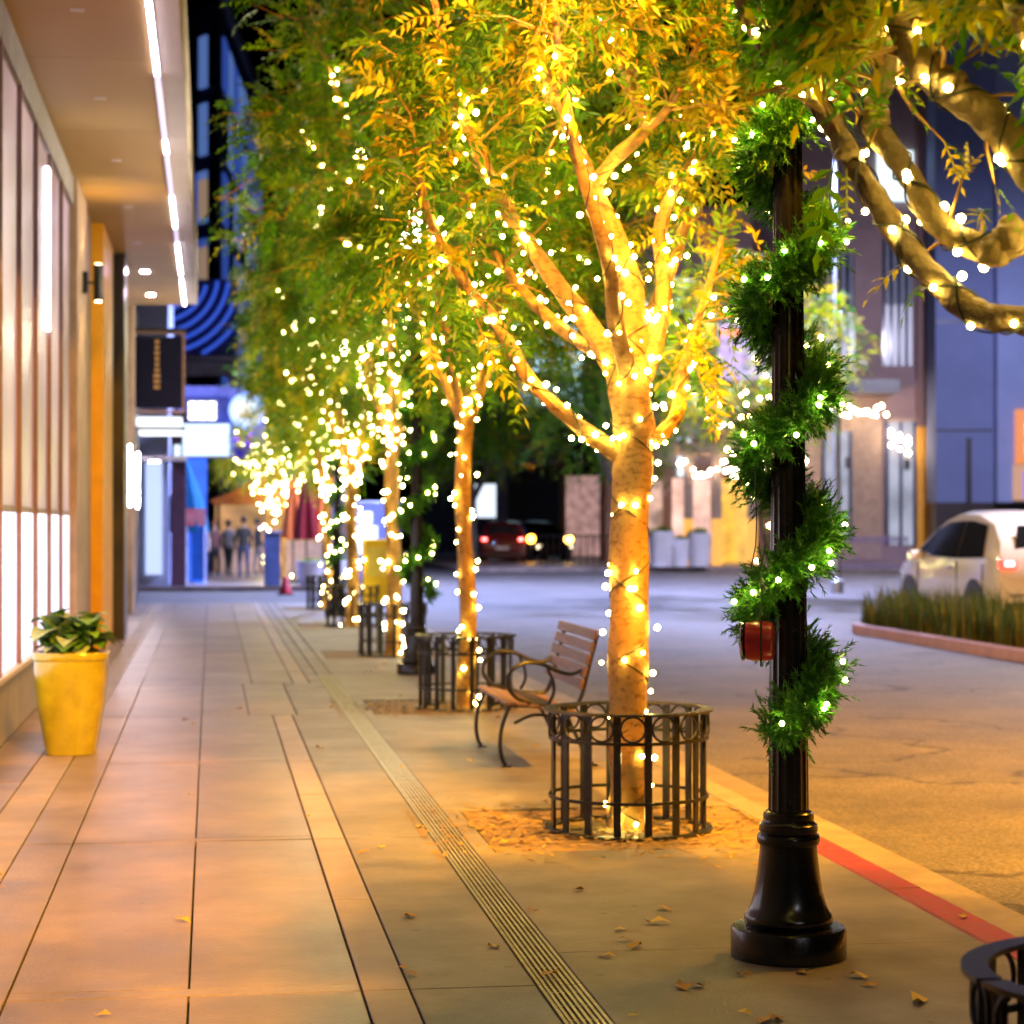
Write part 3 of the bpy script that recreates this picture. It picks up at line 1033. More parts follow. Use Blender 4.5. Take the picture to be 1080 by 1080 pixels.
# ------------------------------------------------------------------ lamp posts with garlands
def lamp_post(loc, label, power, glabel, seed, detail=1.0, bulb=BULB_NEAR):
    root = empty('lamp_post', loc, label=label, cat='lamp post', group='black lamp posts')
    MB().lathe([(.2, 0), (.207, .004), (.207, .1), (.2, .11), (.16, .113)], 40).build('base', M_POST, root)
    MB().lathe([(.15, .113), (.158, .125), (.16, .14), (.155, .155), (.146, .165), (.135, .19), (.122, .235), (.112, .30), (.104, .37), (.102, .40), (.108, .405), (.113, .418), (.113, .43), (.108, .44), (.1, .443), (.106, .455), (.104, .475), (.094, .482), (.09, .49), (.092, .5), (.09, .515), (.078, .525)], 40).build('bell', M_POST, root)
    b = MB()
    vs, fs = [], []
    nf = 16; n = nf * 4
    zs = [.52 + (4.15 - .52) * i / 12 for i in range(13)]
    for z in zs:
        rr = .073 - (.073 - .040) * (z - .52) / 3.6
        for k in range(n):
            a = 2 * PI * k / n
            ph = (k % 4) / 4
            q = rr * (1 - .055 * math.sin(PI * ph) ** 1)
            vs.append((q * math.cos(a), q * math.sin(a), z))
    for i in range(len(zs) - 1):
        for k in range(n):
            a, c = i * n + k, i * n + (k + 1) % n
            fs.append((a, c, c + n, a + n))
    b.add(vs, fs, True)
    b.build('column', M_POST, root)
    MB().lathe([(.046, 4.15), (.075, 4.16), (.08, 4.19), (.055, 4.22), (.06, 4.28), (.11, 4.34), (.12, 4.36), (.12, 4.38)], 24).build('lantern_collar', M_POST, root)
    gl = emat('lantern_glass_%d' % seed, LANTERN, power)
    MB().lathe([(.1, 4.385), (.15, 4.44), (.185, 4.54), (.185, 4.62), (.15, 4.73), (.09, 4.80)], 16).build('globe', gl, root)
    MB().lathe([(.095, 4.80), (.1, 4.82), (.05, 4.86), (.02, 4.9), (.012, 4.96)], 16).build('finial', M_POST, root)
    # garland
    gr = empty('garland', (loc[0], loc[1], loc[2] + .8), label=glabel, cat='garland', group='pine garlands on the lamp posts')
    r = random.Random(seed)
    centre = []
    zlo, zhi = .80, 3.95
    per = .53
    ph0 = -2.55 if seed == 1 else r.uniform(0, 6)
    m = 150
    for i in range(m + 1):
        z = zlo + (zhi - zlo) * i / m
        a = ph0 + 2 * PI * (z - zlo) / per
        rr = .112 + .012 * math.sin(i * .7)
        centre.append(Vector((rr * math.cos(a), rr * math.sin(a), z - .8)))
    # loose tail at the lower end
    c0 = centre[0]
    stem = MB().tube(centre, .008, 5).build('stem', M_WIRE, gr)
    V, F, C = [], [], []

    def needle(p, d, L, wd, col):
        s = d.cross(Vector((r.gauss(0, 1), r.gauss(0, 1), r.gauss(0, 1))))
        if s.length < 1e-6: return
        s = s.normalized() * wd
        k = len(V)
        V.extend([p - s, p + s, p + d * L]); F.append((k, k + 1, k + 2))
        C.extend([col] * 3)
    nt_ = int(5200 * detail)
    for _ in range(nt_):
        i = r.randrange(1, m)
        p = centre[i].copy()
        T = (centre[min(i + 1, m)] - centre[i - 1]).normalized()
        q = rdir(r, (0, 0, 0))
        q = (q - T * q.dot(T) * .65).normalized()
        radial = Vector((p.x, p.y, 0)).normalized()
        if q.dot(radial) < -.35: q = (q - radial * 1.4 * q.dot(radial)).normalized()
        L = r.uniform(.05, .125)
        p += rdir(r, (0, 0, 0)) * r.uniform(0, .055)
        base = r.choice(((.03, .13, .014), (.05, .20, .02), (.09, .28, .025)))
        tip = r.random() < .3
        nn = 32
        for j in range(nn):
            t = j / nn
            pp = p + q * L * t
            d = (q * (.6 + .6 * t) + rdir(r, (0, 0, 0)) * .8).normalized()
            k = r.uniform(.75, 1.3) * (1.6 if tip and t > .6 else 1)
            needle(pp, d, r.uniform(.018, .030), .0027 if detail > .9 else .005, tuple(min(1, c * k) for c in base))
    me = bpy.data.meshes.new('needles')
    me.from_pydata(V, [], F)
    ca = me.attributes.new('Col', 'FLOAT_COLOR', 'POINT')
    arr = np.ones((len(C), 4), np.float32); arr[:, :3] = np.array(C)
    ca.data.foreach_set('color', arr.reshape(-1))
    o = link('needle_mass', me, M_NEEDLE, gr); o['kind'] = 'stuff'
    for i in range(3, m, 2 if detail > .9 else 3):
        p = centre[i]
        d = Vector((p.x, p.y, 0)).normalized() + rdir(r) * .7
        link('bulb', bulb, None, gr, p + d.normalized() * r.uniform(.06, .12))
    return root


LP = (2.055, 7.45, 0)
lamp_post(LP, 'black fluted lamp post wrapped in green garland in the right foreground', 190, 'green pine garland with lights spiralling up the foreground lamp post', 1)
lamp_post((2.12, 22.05, 0), 'black lamp post between the second and third kerbside trees', 330, 'green pine garland on the lamp post farther down the row', 2, .5, BULB_MID)
lamp_post((2.12, 36.2, 0), 'black lamp post nearest the crossing at the end of the row', 330, 'green pine garland on the lamp post nearest the crossing', 3, .35, BULB_FAR)

# chipped paint on the foreground base plate
# red drum ornament hung from the garland
orn = empty('ornament', W(801, 676, 7.5), label='red drum ornament with black face hanging beside the foreground lamp post', cat='ornament')
orn.rotation_euler = (0, 0, -.35)
M_RED = mat('red_lacquer', (0.50, 0.02, 0.035), 0.3, scale=8, var=.2, coat=.3)
b = MB()
b.lathe([(.055, -.05), (.066, -.045), (.07, -.02), (.07, .02), (.066, .045), (.055, .05)], 20)
b.xform(Matrix.Rotation(PI / 2, 4, 'Y')).build('drum', M_RED, orn)
b = MB().lathe([(.058, -.064), (.058, -.052)], 20).xform(Matrix.Rotation(PI / 2, 4, 'Y')); b.build('face', M_DARK, orn)
M_CHROME = mat('chrome', (.6, .6, .62), .15, metal=1.0)
b = MB().tube([(-.058, .066 * math.cos(t), .066 * math.sin(t)) for t in np.linspace(0, 2 * PI, 21)], .006, 6, caps=False); b.build('rim', M_CHROME, orn)
MB().tube([(0, 0, .07), (.01, .0, .15), (0, 0, .24), (.02, .02, .34)], .0025, 5).build('cord', M_WIRE, orn)
MB().tube([(.012, -.072, .075), (.012, -.074, 0), (.012, -.072, -.085)], .004, 6).build('strap', M_WIRE, orn)

# hanging cable loop beside the post
tag(MB().tube([W(797, 495, 7.45), W(797, 520, 7.45), W(798, 548, 7.45), W(797, 575, 7.45), W(792, 600, 7.47)], .0022, 5).build('cable', M_WIRE), 'thin dark cable hanging beside the foreground lamp post', 'cable')

# ------------------------------------------------------------------ bench
def bench():
    root = empty('bench', (1.84, 13.4, 0), label='wooden slatted bench with black scrolled iron arms facing the shops', cat='bench')
    L = 1.42
    # local x: from front (0) to back, y along length
    n = 6
    for k in range(n):
        x = .01 + k * .078
        z = .425 - .012 * k + (.0 if k else -.004)
        MB().box(x, x + .066, 0, L, z - .02, z, .004).build('seat_slat', M_WOOD, root)
    for k in range(5):
        z = .50 + k * .078
        x = .475 + (z - .43) * .28
        o = MB().box(-.01, .012, 0, L, 0, .066, .004)
        o.xform(Matrix.Translation((x, 0, z)) @ Matrix.Rotation(.27, 4, 'Y'))
        o.build('back_slat', M_WOOD, root)

    def cur(pts, rad=.013, n=8):
        p, q = smooth_path(pts, [rad] * len(pts), 6)
        return MB().tube(p, q, n)
    for y in (.09, L - .09):
        fr = empty('end_frame', (0, y, 0)); fr.parent = root
        cur([(.06, 0, .40), (.03, 0, .34), (.00, 0, .25), (-.01, 0, .14), (.005, 0, .05), (.03, 0, .012)]).build('front_leg', M_IRON, fr)
        cur([(.40, 0, .36), (.44, 0, .28), (.5, 0, .16), (.55, 0, .05), (.59, 0, .012)]).build('rear_leg', M_IRON, fr)
        cur([(.04, 0, .395), (.2, 0, .39), (.35, 0, .375), (.47, 0, .38), (.52, 0, .46), (.56, 0, .62), (.62, 0, .84)], .014).build('side_rail', M_IRON, fr)
        cur([(.2, 0, .41), (.1, 0, .44), (.04, 0, .52), (.06, 0, .61), (.15, 0, .665), (.26, 0, .655), (.36, 0, .61), (.45, 0, .59), (.53, 0, .62)], .013).build('armrest', M_IRON, fr)
        cur([(.30, 0, .40), (.335, 0, .47), (.33, 0, .55), (.30, 0, .62), (.31, 0, .645)], .011).build('arm_scroll', M_IRON, fr)
        cur([(.08, 0, .28), (.2, 0, .33), (.32, 0, .32), (.43, 0, .27)], .010).build('leg_brace', M_IRON, fr)
        for x in (.03, .59):
            MB().box(x - .03, x + .03, -.025, .025, 0, .012, .003).build('foot', M_IRON, fr)


bench()

# ------------------------------------------------------------------ yellow planter
pl = empty('planter', (-.93, 14.7, 0), label='glossy yellow tapered pot with leafy green plant against the left wall', cat='planter')
def sq_lathe(prof, n=32, e=3.2):
    b = MB(); vs, fs = [], []
    for r_, z in prof:
        for k in range(n):
            a = 2 * PI * k / n
            c, s = math.cos(a), math.sin(a)
            q = r_ / (abs(c) ** e + abs(s) ** e) ** (1 / e)
            vs.append((q * c, q * s, z))
    for i in range(len(prof) - 1):
        for k in range(n):
            a, c = i * n + k, i * n + (k + 1) % n
            fs.append((a, c, c + n, a + n))
    fs.append(tuple(range(n - 1, -1, -1)))
    fs.append(tuple(range((len(prof) - 1) * n, len(prof) * n)))
    b.add(vs, fs, True)
    return b


sq_lathe([(.155, 0), (.165, .004), (.185, .12), (.225, .35), (.243, .55), (.244, .635), (.254, .645), (.256, .68), (.25, .692), (.22, .692), (.215, .66), (.21, .64)]).build('pot', M_YPOT, pl)
MB().lathe([(.2, .641), (.205, .648)], 20).build('soil', M_SOIL, pl)
r = random.Random(3)
for k in range(170):                                    # broad leaves of the plant
    a = r.uniform(0, 6.28); el = r.uniform(.45, 1.5)
    L = r.uniform(.15, .27)
    d = Vector((math.cos(a) * math.cos(el), math.sin(a) * math.cos(el), math.sin(el)))
    s = d.cross(Vector((0, 0, 1))).normalized(); u = s.cross(d)
    p = Vector((r.uniform(-.11, .11), r.uniform(-.11, .11), r.uniform(.66, .80)))
    vs, fs = [], []
    for t, wd, z in ((0, .1, 0), (.35, .42, .03), (.7, .5, .02), (.92, .3, -.05), (1.0, .02, -.12)):
        c = p + d * L * t * 1.1 + u * L * z * 2 - Vector((0, 0, 1)) * L * .35 * t * t
        for q in (-1, 0, 1): vs.append(c + s * q * wd * L * .8 + u * abs(q) * wd * L * .3)
    for i in range(4):
        for j in range(2): fs.append((i * 3 + j, i * 3 + j + 1, i * 3 + j + 4, i * 3 + j + 3))
    MB().add(vs, fs, True).build('leaf', mat('pot_leaf_%d' % (k % 3), [(.08, .22, .03), (.14, .32, .05), (.34, .46, .24)][k % 3], .45, scale=20, var=.3), pl)

# ------------------------------------------------------------------ left building: storefront, canopy
bl = empty('shop_building', (X_WALL, 10, 0), label='shopfront building along the left edge with tall lit windows and deep canopy', cat='building')
def bbox(name, x0, x1, y0, y1, z0, z1, m, parent=bl, bev=0.0):
    o0 = Vector(parent.location)
    return MB().box(x0 - o0.x, x1 - o0.x, y0 - o0.y, y1 - o0.y, z0 - o0.z, z1 - o0.z, bev).build(name, m, parent)


XW = X_WALL
bbox('rear_wall', XW - 7, XW - .9, -2, 42, -.02, 12, M_STUCCO)
bbox('sill_wall', XW - .25, XW, -2, 23.0, 0, .44, M_STUCCO)
bbox('sill', XW - .2, XW + .04, -2, 22.9, .445, .49, M_FASCIA, bev=.006)
M_PINKWIN = emat('lit_window_upper', (.48, .31, .33), .46, base=(.08, .05, .05), noise=.6, nscale=.55)
M_WHITEWIN = emat('lit_window_lower', (.84, .80, 1.0), 1.35, base=(.3, .3, .3), noise=.35, nscale=.9)
M_STRIP = emat('light_strip', (.90, .88, 1.0), 9.0)
ys = [9.0 + i * 1.53 for i in range(10)]
for i, y in enumerate(ys[:-1]):
    y1 = ys[i + 1]
    wn = empty('window', (XW, y, 0)); wn.parent = bl; wn.location = Vector((XW, y, .49)) - Vector(bl.location)
    MB().box(-.035, -.015, .031, 1.499, 0, 1.15).build('lower_pane', M_WHITEWIN, wn)
    MB().box(-.035, -.015, .031, 1.499, 1.20, 4.4).build('upper_pane', M_PINKWIN, wn)
    MB().box(-.14, .022, -.03, .03, 0, 4.5, .004).build('mullion', M_MULL, wn)
    MB().box(-.12, -.005, .031, 1.499, 1.151, 1.199).build('transom', M_MULL, wn)
bbox('pier', XW - .3, XW + .06, 22.85, 24.6, .0, 5.2, M_STONE)
bbox('pier', XW - .3, XW + .02, 24.6, 26.2, 0, 5.2, M_MULL)
bbox('light_slot', XW - .02, XW + .012, 19.45, 19.75, 3.3, 4.75, M_STRIP)
bbox('pilaster', XW - .2, XW + .16, 26.3, 28.9, 0, 5.2, M_OCHRE)
bbox('header', XW - .3, XW + .02, -2, 22.85, 4.9, 5.2, M_STUCCO)
bbox('window_head', XW - .3, XW - .01, -2, 22.85, 4.88, 4.898, M_MULL)
bbox('dark_column', XW - .3, XW + .3, 29.2, 30.2, 0, 5.2, M_DARK)
bbox('recess_wall', XW - .5, XW - .1, 30.2, 42, 0, 5.2, M_DARK)
bbox('end_pier', XW - .3, XW + .1, 33.5, 34.6, 0, 5.2, M_STONE)
bbox('end_pier', XW - .3, XW + .12, 37.5, 38.6, 0, 5.6, M_STONE)
bbox('dark_column', XW - .3, XW + .06, 40.4, 42, 0, 5.6, M_DARK)
# canopy
bbox('canopy_deck', XW - .5, -.40, -2, 36, 5.24, 5.32, M_DARK)
for k in range(12):
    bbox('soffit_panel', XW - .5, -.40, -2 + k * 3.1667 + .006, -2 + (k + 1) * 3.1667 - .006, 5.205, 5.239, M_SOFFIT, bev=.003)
    bbox('downlight', -.99, -.89, -2 + (k + .5) * 3.1667 - .05, -2 + (k + .5) * 3.1667 + .05, 5.2, 5.2045, emat('added_downlight_lens', (1, .74, .95), 900.0) if k in (10, 11) else M_FASCIA, bev=.002)  # added fittings; the far two throw lilac light on the paving
bbox('canopy_fascia', -.398, -.22, -2, 36, 5.22, 6.3, M_FASCIA)
bbox('canopy_roof', XW - .8, -.40, -2, 36, 6.1, 6.2, M_FASCIA)
bbox('canopy_light_channel', -.455, -.405, 8, 36, 5.196, 5.2045, emat('canopy_channel', (.6, .5, .75), 1.0))
for (a, c) in ((14.8, 17.5), (20.5, 21.2), (24, 26.5), (28, 31.5), (32.2, 35.8)):
    bbox('canopy_light_strip', -.45, -.41, a, c, 5.185, 5.195, emat('canopy_strip', (.86, .78, 1.0), 17.0))
def sconce(p, label_color, power, parent=bl):
    rel = Vector(p) - Vector(parent.location)
    s = empty('wall_sconce', rel); s.parent = parent
    MB().box(0, .06, -.05, .05, -.12, .12, .01).build('back_plate', M_IRON, s)
    MB().tube([(.05, 0, 0), (.16, 0, 0)], .014, 8).build('arm', M_IRON, s)
    MB().lathe([(.045, -.2), (.055, -.19), (.055, .19), (.045, .2)], 16, (.17, 0, 0)).build('shade', M_IRON, s)
    for sg in (-1, 1):
        MB().lathe([(.035, .202 * sg), (.035, .206 * sg)], 12, (.17, 0, 0)).build('lens', emat('sconce_lens', (1, .7, .35), 25), s)
        l = bpy.data.lights.new('sconce_light', 'SPOT'); l.color = label_color; l.energy = power
        l.spot_size = R(125); l.spot_blend = .6; l.shadow_soft_size = .04
        lo = bpy.data.objects.new('sconce_light', l); COL.objects.link(lo); lo.parent = s
        lo.location = (.17, 0, .22 * sg); lo.rotation_euler = (0 if sg < 0 else PI, 0, 0)


for y in (23.8,):
    sconce((XW + .06, y, 4.2), (1, .62, .22), 22)
# tall wall lights by the end piers
for y in (35.6, 39.4):
    bbox('wall_light', XW + .12, XW + .155, y, y + .035, 1.85, 2.85, emat('tube_light', (1, .86, .94), 110))

# hanging blade sign and lit sign below it
sg = empty('blade_sign', (XW, 40, 3.6), label='tall dark hanging sign with bronze frame and small vertical gold lettering', cat='sign')
bz = mat('bronze_frame', (.22, .13, .09), .4, metal=.3)
MB().box(.05, .93, -.04, .04, .1, 1.42).build('panel', mat('sign_navy', (.008, .008, .025), .7, spec=.1), sg)
for a in ((.0, .05, .06, 1.47), (.93, .98, .06, 1.47)): MB().box(a[0], a[1], -.06, .06, a[2], a[3]).build('frame', bz, sg)
MB().box(.0, .98, -.06, .06, 1.472, 1.52).build('frame', bz, sg)
MB().box(.0, .98, -.06, .06, .01, .058).build('frame', bz, sg)
MB().box(-.4, 1.02, -.03, .03, 1.525, 1.58).build('bracket', M_IRON, sg)
gold = mat('sign_gold', (.5, .27, .08), .4)
rr_ = random.Random(4)
for k in range(9):                                      # strokes too soft to read in the photo
    z = 1.33 - k * .105
    wd = rr_.uniform(.035, .06)
    MB().box(.47 - wd, .47 + wd, -.047, -.041, z - .035, z + .03).build('letter_mark', gold, sg)
s2 = empty('lit_sign', (XW + .08, 40.3, 3.15), label='white lit double bar sign under the dark hanging sign', cat='sign')
wl = emat('sign_white', (.85, .92, 1.0), 1.3)
MB().box(0, .85, -.05, .05, .22, .40, .02).build('light_bar', wl, s2)
MB().box(0.05, .85, -.05, .05, .05, .16, .02).build('light_bar', wl, s2)
MB().box(-.02, .9, -.03, .03, .165, .215).build('frame', M_DARK, s2)
s3 = empty('canopy_shelf', (XW, 40.8, 2.75), label='thin dark canopy shelf below the white lit double bar sign', cat='canopy')
MB().box(0, 1.0, -.3, .8, 0, .08).build('deck', mat('violet_grey_metal', (.2, .2, .3), .4), s3)
MB().box(.3, .5, -.1, .1, -.03, -.002).build('downlight', emat('downlight', (1, .8, .7), 8), s3)

# ------------------------------------------------------------------ far side of the crossing (left block)
fw = MB().box(-12, 2.84, 53.5, 130, -.16, 0).build('far_sidewalk', M_SLAB); fw['kind'] = 'structure'
fb = empty('corner_shop', (-1.0, 54, 0), label='pale lavender corner shop across the crossing behind the blue lit entrance', cat='building')
bbox('wall', -9, -1.05, 54, 62, 0, 9, M_LAV, fb)
bbox('column', -.98, -.62, 54.1, 54.6, 0, 4.4, mat('maroon_paint', (.12, .05, .09), .5), fb)
M_BLUEPAN = emat('blue_lit_panel', (.02, .13, .85), .75, base=(.05, .1, .4), noise=.3)
bbox('blue_panel', -1.02, -.1, 56, 56.3, 0, 3.4, M_BLUEPAN, fb)
bbox('upper_band', -.9, 1.5, 60, 60.4, 3.6, 5.4, mat('violet_band', (.13, .13, .3), .5), fb)
bbox('window', -1.6, -1.2, 53.9, 53.99, .3, 3.2, emat('pale_blue_glow', (.5, .62, 1), .9), fb)

def sign_box(name, px0, px1, py0, py1, D, label, cm, depth=.25, parts=None):
    a, b_ = W(px0, py1, D), W(px1, py0, D)
    o = empty(name, ((a.x + b_.x) / 2, (a.y + b_.y) / 2, a.z), label=label, cat='sign')
    o.rotation_euler = (0, 0, -YAW)
    wd, h = (px1 - px0) / FPX * D, (py1 - py0) / FPX * D
    MB().box(-wd / 2 - .05, wd / 2 + .05, .02, depth, -.05, h + .05, .02).build('cabinet', mat('sign_cabinet_blue', (.05, .1, .4), .4), o)
    MB().box(-wd / 2, wd / 2, -.03, .018, 0, h, .01).build('face', cm, o)
    return o, wd, h


sw = emat('sign_white_blue', (.72, .90, 1.0), 1.1)
so, sw_w, sw_h = sign_box('box_sign', 193, 242, 447, 481, 53.4, 'large white glowing box sign across the crossing', sw)
MB().box(-sw_w / 2 - .22, -sw_w / 2 - .06, -.02, .016, 0, .28).build('face_step', sw, so)
so2, a_, b_ = sign_box('channel_sign', 197, 240, 420, 446, 53.9, 'violet sign panel with three blown out white characters', mat('violet_sign', (.20, .22, .55), .5))
for k in range(3):
    x = -a_ / 2 + .06 + k * .24
    for z0_, z1_ in ((.08, .22), (.24, .38), (.40, .54)):
        MB().box(x, x + .20, -.07, -.032, z0_, z1_ - .01, .01).build('letter_stroke', emat('letter_white', (1, 1, 1), 3), so2)
    MB().box(x + (.02 if k == 2 else .12), x + (.08 if k == 2 else .18), -.068, -.034, .1, .5).build('letter_stroke', emat('letter_white', (1, 1, 1), 3), so2)
c = W(260, 433, 53.0)
rs = empty('round_sign', c, label='round white glowing sign with blue rim across the crossing', cat='sign')
rs.rotation_euler = (0, 0, -YAW)
Mx = Matrix.Rotation(PI / 2, 4, 'X')
MB().lathe([(.42, -.08), (.44, -.07), (.44, .07), (.42, .08)], 32).xform(Mx).build('rim', emat('round_rim', (.3, .45, 1), 1.5), rs)
MB().lathe([(.36, .082), (.36, .10)], 32).xform(Mx).build('disc', emat('round_disc', (.6, .74, 1), 1.3), rs)
MB().box(-.2, .17, -.13, -.105, -.2, .2, .02).build('emblem', emat('emblem_white', (1, 1, 1), 1.2), rs)
MB().tube([(-.2, 0, .43), (-.2, 0, 1.2), (-3.0, 0, 1.3)], .03, 6).build('bracket', M_IRON, rs)

# flower-like purple and orange hanging decoration under the round sign
hd = empty('hanging_basket', W(255, 472, 56.5), label='purple hanging flower basket with orange blooms under the round sign', cat='basket')
r = random.Random(12)
MB().lathe([(.06, -.3), (.2, -.15), (.24, 0), (.24, .03)], 14).build('basket', mat('purple_weave', (.12, .03, .35), .6), hd)
for k in range(14):
    a = r.uniform(0, 6.28)
    p = Vector((.22 * math.cos(a), .22 * math.sin(a), r.uniform(.02, .3)))
    me = ico_mesh('bloom', r.uniform(.06, .1), 1, mat('bloom_%d' % (k % 2), [(.6, .15, .03), (.2, .04, .5)][k % 2], .6))
    link('bloom', me, None, hd, p)
MB().tube([(0, 0, .2), (0, 0, 1.0)], .012, 5).build('hanger', M_IRON, hd)

# closed umbrellas, posts, pots
def umbrella(loc, label, m, h=2.4, w_=.32, closed=True):
    u = empty('patio_umbrella', loc, label=label, cat='umbrella', group='closed patio umbrellas')
    MB().tube([(0, 0, .05), (0, 0, h + .08)], .022, 8).build('pole', M_IRON, u)
    MB().lathe([(.24, 0), (.25, .02), (.24, .06), (.05, .09)], 20).build('base', M_IRON, u)
    b = MB(); vs, fs = [], []
    n = 24
    for z, q in ((h * .42, w_ * 1.0), (h * .5, w_ * .95), (h * .68, w_ * .75), (h * .85, w_ * .42), (h, .03)):
        for k in range(n):
            a = 2 * PI * k / n
            s = q * (1 + .28 * math.cos(a * 6))
            vs.append((s * math.cos(a), s * math.sin(a), z))
    for i in range(4):
        for k in range(n):
            a, c_ = i * n + k, i * n + (k + 1) % n
            fs.append((a, c_, c_ + n, a + n))
    b.add(vs, fs, True).build('canopy', m, u)
    return u


def at_ground(px, py, z=0.0):
    D = FPX * (CAMZ - z) / (py - 553)
    p = W(px, py, D)
    return Vector((p.x, p.y, z))


def gpos(px, D, z=0.0):
    p = W(px, 553, D); return Vector((p.x, p.y, z))


umbrella(gpos(323, 56), 'closed dark red patio umbrella between two orange ones', mat('red_canvas', (.30, .008, .012), .8, scale=12), 2.75, .27)
umbrella(gpos(309, 57), 'closed orange patio umbrella left of the red one', mat('orange_canvas', (.75, .17, .02), .8, scale=12), 2.75, .24)
umbrella(gpos(341, 57.5), 'closed orange patio umbrella right of the red one', mat('orange_canvas', (.75, .17, .02), .8, scale=12), 2.75, .22)
bu = umbrella(gpos(196, 55), 'closed turquoise and blue umbrella beside the blue lit entrance', mat('turquoise_canvas', (.01, .22, .42), .7, scale=12), 3.2, .46)
bs = empty('cafe_banner', gpos(203, 54.6), label='white and red cafe banner stand in front of the blue umbrella', cat='banner')
MB().box(-.02, .28, -.02, .02, .12, 1.5).build('banner_cloth', mat('banner_blue', (.01, .12, .5), .7), bs)
MB().box(-.2, .34, -.04, -.02, 1.52, 1.95).build('banner_top', mat('banner_pink', (.7, .35, .35), .7, scale=3, col2=(.7, .1, .06)), bs)
for x in (-.15, .3): MB().tube([(x, 0, 0), (x, 0, 1.5)], .03, 8).build('post', mat('white_paint', (.7, .72, .8), .4), bs)
MB().box(-.25, .4, -.15, .15, 0, .03).build('foot', mat('white_paint', (.7, .72, .8), .4), bs)

M_BOLL = mat('bollard_blue', (.10, .16, .42), .35, scale=4)
bo = empty('bollard', gpos(287, 53.8), label='tall blue bollard at the far kerb of the crossing', cat='bollard')
MB().box(-.2, .2, -.2, .2, 0, 1.32, .02).build('body', M_BOLL, bo)
MB().box(-.24, .24, -.24, .24, 1.321, 1.38, .01).build('cap', mat('bollard_cap', (.3, .35, .6), .3), bo)
def pot(loc, w0, w1, h, label, m, group=None, name='planter'):
    p = empty(name, loc, label=label, cat='planter', group=group)
    sq_lathe([(w0, 0), (w0 * 1.02, .02), (w1 * .97, h * .9), (w1, h * .93), (w1, h), (w1 * .9, h), (w1 * .88, h - .06)], 24).build('pot', m, p)
    r = random.Random(int(loc[0] * 100))
    lv = Leaves()
    for k in range(70):
        lv.add(Vector((r.uniform(-w1, w1) * .6, r.uniform(-w1, w1) * .6, h - .05)), rdir(r, (0, 0, 1.2)), r.uniform(.25, .5) * h * .6, leafcol(r, .1))
    lv.build('foliage', p, 3, 3, .5)
    return p


pot(gpos(327, 54.2), .26, .36, .62, 'white tapered pot below the closed red umbrella', M_WPOT)
pot(gpos(352, 54.6), .24, .32, .62, 'white tapered pot right of the one under the red umbrella', M_WPOT)
rc = empty('small_red_cone', gpos(301, 50.5, -.12), label='small red marker on the road left of the crossing kerb', cat='cone')
MB().lathe([(.16, .03), (.05, .42), (.03, .44)], 16).build('cone', mat('cone_red', (.6, .02, .05), .5), rc)
MB().box(-.2, .2, -.2, .2, 0, .03).build('foot', M_DARK, rc)

yb_ = empty('newspaper_box', gpos(398, 33.0), label='yellow newspaper box beside the orange trunk far down the row', cat='box')
M_YBOX = mat('yellow_box', (.72, .50, .02), .4, scale=6, var=.1)
MB().box(-.22, .22, -.2, .2, .35, 1.32, .02).build('cabinet', M_YBOX, yb_)
MB().box(-.17, .17, -.215, -.202, .75, 1.2).build('window', mat('pale_yellow', (.6, .5, .1), .3), yb_)
for x in (-.17, .17):
    for y in (-.15, .15): MB().box(x - .02, x + .02, y - .02, y + .02, 0, .35).build('leg', M_IRON, yb_)
bsg = empty('blue_kiosk', gpos(385, 60), label='blue glowing kiosk seen between the far tree trunks', cat='kiosk')
MB().box(-1.0, 1.0, 0, .6, 0, 2.2, .03).build('body', emat('kiosk_blue', (.03, .08, .8), .5), bsg)
MB().box(-.35, .35, -.06, -.01, .7, 1.5, .02).build('screen', emat('kiosk_screen', (.8, .88, 1), 1.3), bsg)
MB().box(-.2, .2, -.06, -.01, 1.55, 1.9, .02).build('screen', emat('kiosk_screen', (.8, .88, 1), 1.3), bsg)

# food stall with brown awning behind the people
st = empty('market_stall', gpos(292, 70), label='warm lit stall with brown peaked awning behind the people', cat='stall')
MB().prism([(-2.2, 2.3), (0, 3.3), (2.2, 2.3), (2.0, 2.2), (-2.0, 2.2)], -1, 1.4).build('awning', mat('brown_canvas', (.35, .10, .03), .8), st)
MB().box(-2, 2, 1.0, 1.3, 0, 2.2).build('back_panel', emat('stall_glow', (1, .5, .2), .35, noise=.5, nscale=1.2), st)
for x in (-1.9, 1.9): MB().tube([(x, -.9, 0), (x, -.9, 2.2)], .05, 8).build('pole', M_IRON, st)
MB().box(-1.8, 1.8, -.7, -.1, 0, 1.0).build('counter', mat('counter_tan', (.4, .25, .15), .6), st)

